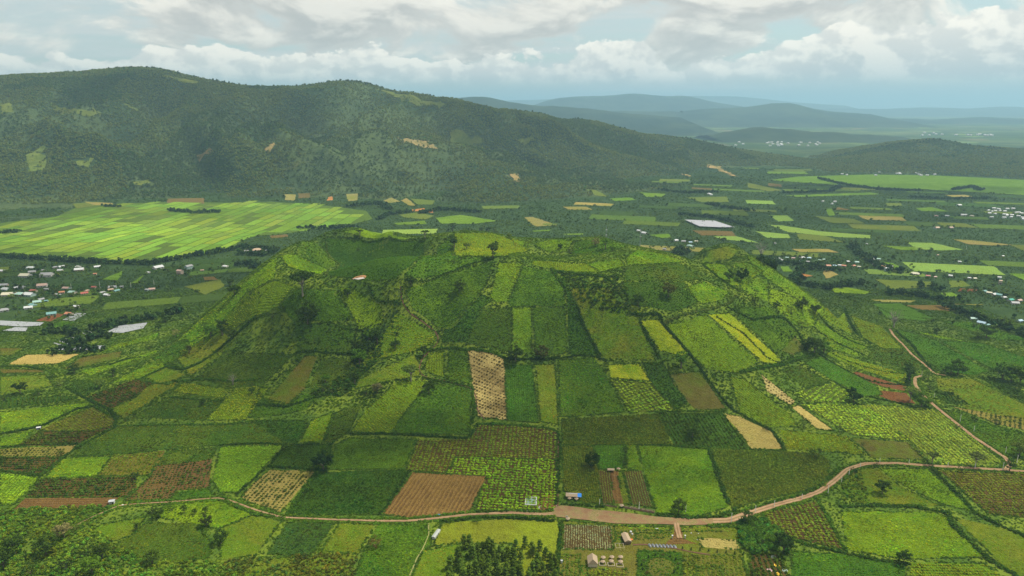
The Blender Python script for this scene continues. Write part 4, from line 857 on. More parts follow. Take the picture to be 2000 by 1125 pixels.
# plots of the open plain, one beside another
def plain_plots(ang, x0, x1, y0, y1, cu, cv_, prob, seed):
    q = random.Random(seed); ca_, sa_ = math.cos(ang), math.sin(ang); n = 0; v = -3000.0
    while v < 5000:
        dv = q.uniform(*cv_); u = -4000.0+q.uniform(0, 100)
        while u < 4000:
            du = q.uniform(*cu)
            if q.random() < prob:
                qd = [(u+2, v+2), (u+du-2, v+2+q.uniform(-6, 6)), (u+du-2+q.uniform(-9, 9), v+dv-2), (u+2, v+dv-2)]
                qd = [(a_*ca_-b_*sa_, a_*sa_+b_*ca_) for a_, b_ in qd]; Qa = np.array(resample(qd, 15.0))
                if Qa[:, 0].min() > x0 and Qa[:, 0].max() < x1 and Qa[:, 1].min() > y0 and Qa[:, 1].max() < y1:
                    X_, Y_ = Qa[:, 0], Qa[:, 1]; nz_ = np.where((abs(X_) < 1490) & (Y_ < 1990), bil(NEAR, X_, Y_, nx0, ny0, ns), 0)
                    if (bil(MT, X_, Y_, mx0, my0, ms) < 2).all() and (nz_ < 3).all() and in_view(X_, Y_, 0*X_).any() and outside_fields(X_, Y_).all() and q.random() < .5+fbm(X_[:1]/400, Y_[:1]/400, 2, 5)[0]*.8:
                        kd = q.choices(['fgrn', 'fol', 'far', 'ftan', 'fbrn', 'fpal', 'dpl'], [.40, .24 if x1 > 0 else .06, .03, .03 if x1 > 0 else 0, .02, .04 if x1 > 0 else 0, .30])[0]; ca2_, cb2_, rw_, dt_, mo_, s1, s2, _ = KT[kd]
                        fill_sheet('field', qd, 16, .55+.05*(n % 5), mField, jit(ca2_, .2), jit(cb2_, .2), (rw_, dt_, mo_), lambda x, y: ((-x*sa_+y*ca_)/s1, x/s2), wiggle=2.0); n += 1
                        WPOLY.append((qd, kd, 2000))
            u += du
        v += dv
    return n
KT['dpl'] = ((.032, .060, .020), (.045, .080, .022), .5, 0, .4, 7, 2, None)
def outside_fields(x, y, kinds=None):
    r = np.ones(len(x), bool)
    for wp, kd, D in WPOLY:
        if kinds and kd not in kinds: continue
        A = np.array(wp); c = np.where((x > A[:, 0].min()) & (x < A[:, 0].max()) & (y > A[:, 1].min()) & (y < A[:, 1].max()) & r)[0]
        if len(c): r[c] &= ~inpoly(x[c], y[c], wp)
    return r
print('plain plots', plain_plots(R(-14), 150, 2900, 1150, 3600, (70, 190), (45, 110), .85, 3), plain_plots(R(20), -1300, -330, 960, 1500, (45, 110), (30, 70), .8, 4), plain_plots(R(8), -400, 300, 1480, 2600, (80, 200), (50, 110), .8, 5))

# ------------------------------------------------------------------ tracks
mRoad, t, b = mat('dirt_track')
O = t.node('ShaderNodeTexCoord').outputs['Object']; n1_ = t.noise(O, .12, 5, .6); n2_ = t.noise(O, 1.3, 5, .7)
c = t.mix(t.sm(n1_, .35, .65), (.165, .098, .050), (.255, .165, .088)); c = t.mix(t.sm(n2_, .55, .75, 0, .5), c, (.20, .115, .06))
ac = t.m('ABSOLUTE', t.node('ShaderNodeAttribute', attribute_name='across').outputs['Fac'])
rut = t.m('MULTIPLY', t.sm(ac, .28, .45), t.sm(ac, .75, .55)); c = t.mix(t.m('MULTIPLY', rut, .55), c, (.36, .245, .145))
grs = t.m('MULTIPLY', t.m('MULTIPLY', t.sm(ac, .26, .05), t.sm(n1_, .42, .58)), t.sm(n2_, .40, .60)); edg = t.m('MULTIPLY', t.sm(ac, .78, 1.0), t.sm(n2_, .38, .62))
c = t.mix(t.m('MULTIPLY', t.m('MAXIMUM', grs, edg), .85), c, (.085, .11, .022))
t.l.new(c, b.inputs['Base Color']); bp = t.node('ShaderNodeBump', {'Height': n2_, 'Distance': .3, 'Strength': .6}); t.l.new(bp.outputs[0], b.inputs['Normal'])
mPathR = plain('red_earth_path', (.105, .048, .028), var=.2, scale=.5)
ROADP = []
def smooth_line(P_, s):
    P_ = np.array(P_, float); d = np.concatenate([[0], np.cumsum(np.hypot(*np.diff(P_, axis=0).T))]); n = max(2, int(d[-1]/s)); q = np.linspace(0, d[-1], n)
    o = np.stack([np.interp(q, d, P_[:, 0]), np.interp(q, d, P_[:, 1])], -1)
    for _ in range(2): o[1:-1] = (o[:-2]+o[1:-1]*2+o[2:])/4
    return o
def track(name, pxl, wid, m_, lift, wob=.35):
    x, y, z = hit([p_[0] for p_ in pxl], [p_[1] for p_ in pxl]); L = smooth_line(np.stack([x, y], -1), 2.5)
    ww = np.interp(np.linspace(0, 1, len(L)), np.linspace(0, 1, len(wid)), wid) if isinstance(wid, (list, tuple)) else np.full(len(L), wid)
    T = np.gradient(L, axis=0); T /= np.hypot(*T.T)[:, None]; Nn = np.stack([-T[:, 1], T[:, 0]], -1); V, Fc = [], []
    for k in (-1, -.5, 0, .5, 1):
        off = k*ww/2 + (k if abs(k) == 1 else 0)*fbm(L[:, 0]/5+k*9, L[:, 1]/5, 3, 8)*wob
        p_ = L+Nn*off[:, None]; zz = ZZ(p_[:, 0], p_[:, 1])+lift+(.0 if abs(k) == 1 else .06 if k == 0 else .0)
        V += list(zip(p_[:, 0], p_[:, 1], zz))
    n = len(L)
    for r_ in range(4):
        for i in range(n-1): Fc.append((r_*n+i, r_*n+i+1, (r_+1)*n+i+1, (r_+1)*n+i))
    Fc = [f[::-1] for f in Fc]
    ROADP.append((L, ww)); o = mk(name, V, Fc, m_, kind='structure', smooth=True)
    at_ = o.data.attributes.new('across', 'FLOAT', 'POINT'); at_.data.foreach_set('value', np.repeat(np.array([-1, -.5, .001, .5, 1], np.float32), n))
track('track', [(150,1026),(180,1010),(205,1000),(232,988),(260,985),(330,981),(400,975),(430,973),(455,980),(500,997),(550,1011),(640,1015),(740,1018),(800,1018),(860,1012),(920,1005),(1000,1002),(1060,1005),(1095,1003)], [1.2,1.4,1.5,1.7,2.0,2.3,2.8,3.6], mRoad, .42)
track('road', [(1380,1018),(1425,1017),(1460,1004),(1520,985),(1560,975),(1600,961),(1630,940),(1655,917),(1690,906),(1750,905),(1800,909),(1850,912),(1920,916),(1958,918),(2010,922)], [7,5.6,4.8,4.4,4.0,3.8,3.6], mRoad, .44)
track('road', [(1964,917),(1974,908),(1962,893),(1935,876),(1900,853),(1870,829),(1840,805),(1818,787),(1800,770),(1787,752),(1787,738),(1800,734)], 3.6, mRoad, .48)
track('path', [(1848,734),(1825,730),(1803,710),(1780,692),(1765,675),(1745,655),(1738,643)], 3.0, mRoad, .46)
track('path', [(1090,1000),(1089,960),(1090,900),(1091,860),(1085,843),(1070,838)], 1.1, mPathR, .46)
track('path', [(782,560),(785,590),(800,612),(830,631),(850,646),(857,662),(852,674),(838,687),(824,702),(818,722),(826,735),(862,743),(917,757),(929,772),(932,800),(946,819)], 1.1, mPathR, .46)
track('path', [(1000,1000),(960,1004),(900,1008)], 1.4, mPathR, .40)
track('path', [(837,1023),(838,1045),(826,1072),(815,1090),(800,1125)], .9, plain('worn_grass', (.20, .20, .06)), .46)
track('path', [(1236,1065),(1262,1064),(1300,1068),(1345,1078),(1386,1084)], 1.2, mPathR, .46)
apron = world_poly([(1078,1002),(1082,992),(1096,988),(1120,990),(1160,996),(1200,999),(1280,1010),(1360,1014),(1392,1013),(1392,1025),(1340,1027),(1300,1025),(1200,1023),(1160,1018),(1110,1013),(1085,1010)], 10)
fill_sheet('road', apron, 4, .50, mRoad, (0, 0, 0), (0, 0, 0), (0, 0, 0), lambda x, y: (x, y), wiggle=.5); WPOLY.append((apron, 'road', 470))
track('path', [(1321,1022),(1324,1040),(1328,1052)], 4.0, mRoad, .53)

# ------------------------------------------------------------------ wild growth between the plots
def off_roads(x, y, extra=.3):
    ok = np.ones(len(x), bool)
    for L, ww in ROADP:
        x0, y0 = L.min(0)-8; x1, y1 = L.max(0)+8
        c = np.where((x > x0) & (x < x1) & (y > y0) & (y < y1))[0]
        for i in range(0, len(c), 3000):
            k = c[i:i+3000]; d = np.hypot(x[k, None]-L[None, :, 0], y[k, None]-L[None, :, 1]); m_ = d.argmin(1)
            ok[k] &= d[np.arange(len(k)), m_] > ww[m_]/2+extra
    ok &= ~inpoly(x, y, apron)
    return ok
def wild(n, x0, x1, y0, y1):
    x = rng.uniform(x0, x1, n); y = rng.uniform(y0, y1, n); ok = in_view(x, y, ZZ(x, y)); return x[ok], y[ok]
for (n, y0, y1, s) in ((60000, 385, 640, 1.0), (70000, 640, 900, 1.45), (50000, 900, 1150, 1.55)):
    x, y = wild(n, -720, 720, y0, y1); ok = outside_fields(x, y); x, y = x[ok], y[ok]; ok = off_roads(x, y); x, y = x[ok], y[ok]
    p_ = fbm(x/35, y/35, 4, 91)[:, None]; c_ = np.where(p_ > .05, np.array([[.088, .150, .014]]), np.array([[.058, .108, .012]]))
    C_ = tint((1, 1, 1), len(x), .2, .08, x, y, 18., .25)*c_
    scatter('wild_grass', x, y, s*rng.uniform(.6, 1.3, len(x)), C_, cTuft, flat=.8)
# field margins: a line of taller growth along each plot's edge
ex, ey = [], []
for wp in EDGE:
    A = np.array(resample(wp, 1.5)); D = math.hypot(*A.mean(0)); k = 1 if D < 700 else 2
    A = A[::k]; keep = fbm(A[:, 0]/14, A[:, 1]/14, 2, 12) > -.25
    ex += (A[keep, 0]+rng.normal(0, .45, keep.sum())).tolist(); ey += (A[keep, 1]+rng.normal(0, .45, keep.sum())).tolist()
ex = np.array(ex); ey = np.array(ey); ok = in_view(ex, ey, ZZ(ex, ey)) & off_roads(ex, ey, .5); ex, ey = ex[ok], ey[ok]
scatter('field_margin_growth', ex, ey, rng.uniform(.55, 1.05, len(ex))*(1+np.hypot(ex, ey)/2500), tint((.040, .078, .013), len(ex), .22, .08), cBush, flat=.55)
# roadside growth
for L, ww in ROADP[:4]:
    T = np.gradient(L, axis=0); T /= np.hypot(*T.T)[:, None]; Nn = np.stack([-T[:, 1], T[:, 0]], -1)
    for s in (-1, 1):
        for k in range(3):
            P_ = L + Nn*(s*(ww/2+.9+k*.9))[:, None] + rng.normal(0, .5, L.shape); ok = off_roads(P_[:, 0], P_[:, 1], .7); P_ = P_[ok]
            scatter('verge_growth', P_[:, 0], P_[:, 1], rng.uniform(.7, 1.5, len(P_)), tint((.060, .115, .014), len(P_), .2), cBush, flat=.6)

# ------------------------------------------------------------------ hedges (each one a thing)
HED = [
 ([(817,684),(860,680),(912,684),(960,688),(985,700)],2.6,'thick green hedge above the straw coloured plot'),
 ([(985,700),(1010,702),(1057,702),(1090,700)],3.0,'hedge joining two dark round trees above the bright green strip plot'),
 ([(1090,700),(1130,694),(1165,697),(1185,706)],2.0,'scrubby hedge over the large yellow green square plot'),
 ([(685,848),(760,848),(830,852),(915,857),(925,845),(932,828)],2.4,'dark hedge stepping round the top left of the brown gridded plot'),
 ([(932,828),(990,830),(1040,834),(1075,838),(1090,846)],2.2,'hedge along the top of the brown gridded plot'),
 ([(1088,846),(1093,870),(1090,920),(1087,985)],2.2,'straight hedge running down beside the narrow red ditch'),
 ([(825,738),(880,747),(922,756),(925,800),(922,828)],2.2,'curving hedge round the corner where the red footpath bends'),
 ([(575,690),(630,690),(690,692),(700,700)],2.2,'level hedge halfway up the left flank of the hill'),
 ([(720,640),(700,648),(670,640),(640,630)],1.8,'short hedge under the bright plot below the crater'),
 ([(720,560),(730,580),(745,592),(783,593)],2.6,'broad curving hedge just under the crater lip'),
 ([(783,565),(786,590),(803,612),(832,630),(855,650)],1.8,'hedge following the footpath down from the crater lip'),
 ([(800,552),(860,538),(920,515),(975,502)],1.6,'low hedge rising along the ridge right of the crater'),
 ([(1078,525),(1090,545),(1105,560),(1100,545)],4.0,'dark scrub belt dropping from the ridge in the middle of the hill'),
 ([(1085,530),(1130,536),(1180,540),(1200,555)],3.4,'dark scrub belt along the brow of the hill'),
 ([(1200,555),(1215,575),(1222,595),(1235,612)],3.0,'dark scrub line falling between the pale and the reddish slope'),
 ([(1235,613),(1260,616),(1285,612),(1292,625)],3.6,'dark thicket at the head of the yellow strip plot'),
 ([(1292,628),(1330,672),(1360,708),(1400,765),(1430,800)],2.2,'long straight hedge running diagonally down the right flank'),
 ([(1430,800),(1470,822),(1510,843),(1532,878)],2.2,'hedge curving round the tan harvested plot'),
 ([(1298,632),(1330,616),(1380,606),(1425,592),(1440,578)],3.0,'broad pale green hedge above the large bright square plot'),
 ([(1250,628),(1262,655),(1278,680),(1287,700)],2.4,'dark hedge on the left edge of the yellow strip plot'),
 ([(1128,600),(1142,640),(1160,672),(1172,698)],2.2,'hedge dropping down the dark middle slope'),
 ([(1400,620),(1450,650),(1500,700),(1530,712)],1.6,'hedge on the right of the yellow striped plot'),
 ([(1420,600),(1470,625),(1530,620),(1560,650),(1575,685)],2.8,'dense hedge above the bare brown plot on the right flank'),
 ([(1445,728),(1490,718),(1530,712),(1560,700),(1590,693)],3.2,'thick hedge sweeping down to the big tree on the right apron'),
 ([(1598,615),(1625,645),(1665,668),(1700,680)],2.2,'dark hedge between two curved yellow green terraces'),
 ([(1650,602),(1660,630),(1675,655),(1700,672)],2.6,'dark hedge splitting the terraces near the bare tree'),
 ([(1590,640),(1620,662),(1660,682),(1690,694)],1.8,'hedge under the lowest curved terrace'),
 ([(1610,682),(1660,708),(1720,725),(1772,730)],1.8,'hedge above the long ribbed terrace'),
 ([(1597,690),(1650,722),(1700,745),(1768,752)],1.8,'hedge between the long terrace and the red earth strips'),
 ([(1628,745),(1655,762),(1668,770)],1.8,'short dark hedge beside the lone round tree'),
 ([(1773,864),(1795,885),(1815,903)],2.4,'short dark hedge at the left of the pale ribbed field'),
 ([(1775,730),(1772,750),(1785,775),(1815,800)],3.0,'tall growth on the left of the winding dirt road'),
 ([(1700,775),(1745,785),(1780,795)],2.2,'bushy strip under the red earth plot'),
 ([(1750,648),(1780,672),(1800,700),(1822,725)],2.2,'dark hedge on the right of the upper dirt path'),
 ([(1810,905),(1850,945),(1905,1003),(1960,1030),(2005,1050)],2.6,'dark hedge falling right from the road to the frame edge'),
 ([(1640,990),(1700,988),(1780,990),(1850,1002),(1860,1025),(1900,1065),(1940,1100),(1990,1128)],2.8,'long dark hedge looping under the bright lower right field'),
 ([(1597,975),(1615,1010),(1635,1045),(1652,1078)],2.0,'dark hedge on the right of the small gridded plot'),
 ([(1545,1055),(1600,1070),(1660,1082),(1720,1095),(1775,1102)],2.6,'hedge along the top of the ribbed plot at the bottom edge'),
 ([(1458,1000),(1500,985),(1560,970),(1600,950),(1640,915)],2.6,'bushy hedge following the inside of the road bend'),
 ([(1284,1005),(1340,1012),(1400,1010),(1440,998)],3.0,'tall green hedge along the road right of the long planter'),
 ([(1385,880),(1395,910),(1410,950),(1425,985)],2.4,'hedge between the yellow rough plot and the dark maize'),
 ([(1098,985),(1140,988),(1180,991)],1.8,'hedge between the wide road and the blue roofed stall'),
 ([(430,870),(500,866),(560,869),(650,868)],1.8,'dark hedge over the lime green plot'),
 ([(556,870),(530,905),(475,955),(462,968)],1.6,'hedge on the right of the lime green plot'),
 ([(527,912),(580,915),(640,920)],2.0,'dark hedge ending at the big dark tree'),
 ([(620,922),(590,960),(560,1005)],2.0,'hedge right of the small tan gridded plot'),
 ([(800,920),(775,960),(742,1006)],1.8,'hedge on the left of the red ridged plot'),
 ([(228,833),(330,830),(440,829),(500,822)],1.6,'faint hedge across the olive fields on the left'),
 ([(0,874),(75,868),(152,868)],1.8,'hedge below the reddish ploughed plot on the left'),
 ([(0,920),(40,924),(80,931),(125,893),(165,866),(225,835),(226,818),(185,795)],2.2,'long hedge climbing from the left frame edge round the dark plots'),
 ([(185,793),(150,800),(87,830),(40,842),(0,848)],2.0,'hedge under the bright field at the left edge'),
 ([(130,757),(165,777),(215,801),(225,815)],2.2,'hedge on the near side of the dark striped plot'),
 ([(265,741),(300,748),(330,752)],1.8,'short hedge at the top right of the dark striped plot'),
 ([(345,745),(400,740),(455,745),(500,742)],2.4,'dark hedge above the yellow dotted plot on the left'),
 ([(330,776),(385,780),(437,783)],1.8,'hedge below the yellow dotted plot on the left'),
 ([(325,716),(360,722),(385,712),(440,672),(500,620)],3.4,'thick dark hedge climbing the left shoulder of the hill'),
 ([(275,740),(300,728),(325,716)],2.0,'dark hedge between two bright strips on the left apron'),
 ([(215,713),(245,702),(275,698)],2.0,'short dark hedge among the left apron strips'),
 ([(0,716),(50,716),(85,722)],2.0,'dark hedge beside the stony plot at the left edge'),
 ([(500,790),(560,795),(600,782),(640,770)],2.6,'bushy strip curving under the brown plot'),
 ([(1290,870),(1320,872),(1370,876),(1470,880),(1535,880)],1.6,'thin hedge below the finely ribbed dark plot'),
 ([(1288,806),(1350,803),(1415,805)],1.6,'thin hedge above the finely ribbed dark plot'),
 ([(1060,1002),(1000,1000),(930,1000)],1.8,'hedge below the brown and green gridded plot'),
 ([(860,1020),(930,1012),(1000,1012),(1080,1018)],2.4,'hedge on the near side of the track above the pasture'),
 ([(560,1012),(500,1006),(450,985),(430,965)],2.0,'hedge on the far side of the track at its bend'),
 ([(1097,1020),(1094,1060),(1088,1100),(1084,1125)],2.0,'hedge between the pasture and the farm plots'),
 ([(612,465),(640,500),(661,515),(655,528),(638,540)],.9,'thin pale hedge curling down inside the crater'),
 ([(660,463),(700,465),(740,470),(800,471)],1.8,'dark hedge along the far lip of the crater'),
 ([(1370,515),(1400,540),(1425,557),(1445,570)],2.0,'dark hedge crossing the small dell on the right summit'),
 ([(1457,512),(1480,522),(1494,532)],1.4,'thin hedge at the upper right corner of the summit plot'),
]
HEDW = []
for pl, wd, lab in HED:
    x, y, z = hit([p_[0] for p_ in pl], [p_[1] for p_ in pl]); L = smooth_line(np.stack([x, y], -1), 1.1)
    T = np.gradient(L, axis=0); T /= np.maximum(np.hypot(*T.T), 1e-6)[:, None]; Nn = np.stack([-T[:, 1], T[:, 0]], -1)
    P_ = np.concatenate([L+Nn*(rng.uniform(-.5, .5, len(L))*wd)[:, None] for _ in range(max(1, round(wd*.8)))]); P_ += rng.normal(0, .25, P_.shape)
    ok = off_roads(P_[:, 0], P_[:, 1], .3); P_ = P_[ok]
    if len(P_) < 3: continue
    base_ = random.choice([(.034, .070, .012), (.048, .098, .013), (.028, .058, .012)])
    if 'pale' in lab: base_ = (.085, .125, .03)
    hv = 1+.35*fbm(P_[:, 0]/6, P_[:, 1]/6, 2, 4)
    o = planted_mesh('hedge', P_[:, 0], P_[:, 1], rng.uniform(.75, 1.3, len(P_))*hv*(.75+wd*.18), tint(base_, len(P_), .2, .1), cHedge, flat=.85)
    o['label'] = lab; o['category'] = 'hedge'; o['group'] = 'hedges between the plots'

# ------------------------------------------------------------------ trees
def tree_parts(seed, style):
    """trunk with limbs, and a crown of leaf faces gathered on clumps; height 1, standing at the origin"""
    q = random.Random(seed); V, Fc = [], []
    if style == 'umbrella': th, cr, ch, cz, nc, nl = .58, .46, .16, .80, 20, 46
    elif style == 'cone': th, cr, ch, cz, nc, nl = .25, .20, .42, .56, 16, 30
    elif style == 'tall': th, cr, ch, cz, nc, nl = .35, .26, .34, .64, 16, 34
    elif style == 'bush': th, cr, ch, cz, nc, nl = .12, .60, .40, .48, 13, 34
    elif style == 'bare': th, cr, ch, cz, nc, nl = .40, .42, .32, .66, 22, 0
    else: th, cr, ch, cz, nc, nl = .26, .44, .36, .60, 24, 50
    p0 = Vector((0, 0, -.06)); p1 = Vector((q.uniform(-.03, .03), q.uniform(-.03, .03), th)); r0 = .028 if style != 'cone' else .02
    tube(V, Fc, p0, p1, r0*1.3, r0*.75, 7)
    cl = []
    for i in range(nc):
        a = i*2.4+q.uniform(-.4, .4); rr = math.sqrt((i+.5)/nc)*cr*q.uniform(.75, 1.1)
        if style == 'cone': h_ = (i+.5)/nc; rr = cr*(1-h_)**.7*q.uniform(.4, 1); zz = th*.6+h_*(1-th*.6)*.97
        elif style == 'umbrella': zz = cz+q.uniform(-.5, .7)*ch*(1-.5*(rr/cr)**2)
        else: zz = cz + ch*q.uniform(-1, 1)*math.sqrt(max(.05, 1-(rr/cr)**2))
        c = Vector((math.cos(a)*rr, math.sin(a)*rr, min(zz, .97))); cl.append(c)
        if style in ('bare', 'umbrella') or i % 3 == 0:
            s = p0.lerp(p1, q.uniform(.6, 1)); m_ = s.lerp(c, .5)+Vector((0, 0, .03)); tube(V, Fc, s, m_, r0*.5, r0*.28, 4); tube(V, Fc, m_, c, r0*.28, r0*.1, 4)
            if style == 'bare':
                for _ in range(5):
                    e = c+Vector((q.gauss(0, .09), q.gauss(0, .09), q.uniform(.0, .14))); tube(V, Fc, m_.lerp(c, q.uniform(.3, 1)), e, r0*.14, r0*.05, 3)
    V2, F2 = [], []
    cs = {'umbrella': .105, 'cone': .085, 'tall': .11, 'bush': .19}.get(style, .135)
    for c in cl:
        k_ = cs*q.uniform(.75, 1.25)
        for _ in range(nl):
            d = Vector((q.gauss(0, 1), q.gauss(0, 1), q.gauss(.2, .8))).normalized(); p_ = c+Vector((d.x*k_, d.y*k_, d.z*k_*.72))*q.uniform(.6, 1.05)
            nrm = (d+Vector((q.uniform(-.6, .6), q.uniform(-.6, .6), q.uniform(-.2, .8)))).normalized(); a_ = nrm.orthogonal().normalized(); b_ = nrm.cross(a_); t_ = q.uniform(0, 6.28)
            s = .040*q.uniform(.7, 1.35); e1 = (a_*math.cos(t_)+b_*math.sin(t_))*s; e2 = (b_*math.cos(t_)-a_*math.sin(t_))*s*.6; n = len(V2)
            V2 += [tuple(p_-e1), tuple(p_+e2), tuple(p_+e1), tuple(p_-e2)]; F2.append((n, n+1, n+2, n+3))
    mt = bpy.data.meshes.new('trunk'); mt.from_pydata([tuple(v) for v in V], [], Fc)
    mt.materials.append(mPaleBark if style in ('umbrella', 'bare') else mBark); mt.shade_smooth(); mc = None
    if V2: mc = bpy.data.meshes.new('crown'); mc.from_pydata(V2, [], F2); mc.materials.append(mTreeLeaf)
    return mt, mc
TM = {}
for st in ('umbrella', 'cone', 'tall', 'bush', 'bare', 'round'):
    TM[st] = [tree_parts(100+i*7+len(st), st) for i in range(4)]
def plant_tree(x, y, h, style, label, colr, group=None, name=None, z=None, cat=None, wide=1.0):
    z = float(ZZ(x, y)) if z is None else z
    nm = name or ('shrub' if style == 'bush' else 'tree')
    t_ = thing(nm, label, cat or ('bush' if style == 'bush' else 'tree'), (x, y, z), random.uniform(0, 6.28), group); t_.scale = (h*wide, h*wide, h)
    mt, mc = random.choice(TM[style])
    o = bpy.data.objects.new('trunk', mt); col.objects.link(o); o.parent = t_
    if mc:
        o = bpy.data.objects.new('crown', mc); col.objects.link(o); o.parent = t_; c_ = jit(colr, .15); o['leafcol'] = (c_[0], c_[1], c_[2])
    return t_
TC = (.034, .060, .014); TG = (.066, .128, .018); TL = (.095, .135, .032); TW = (.14, .13, .08)
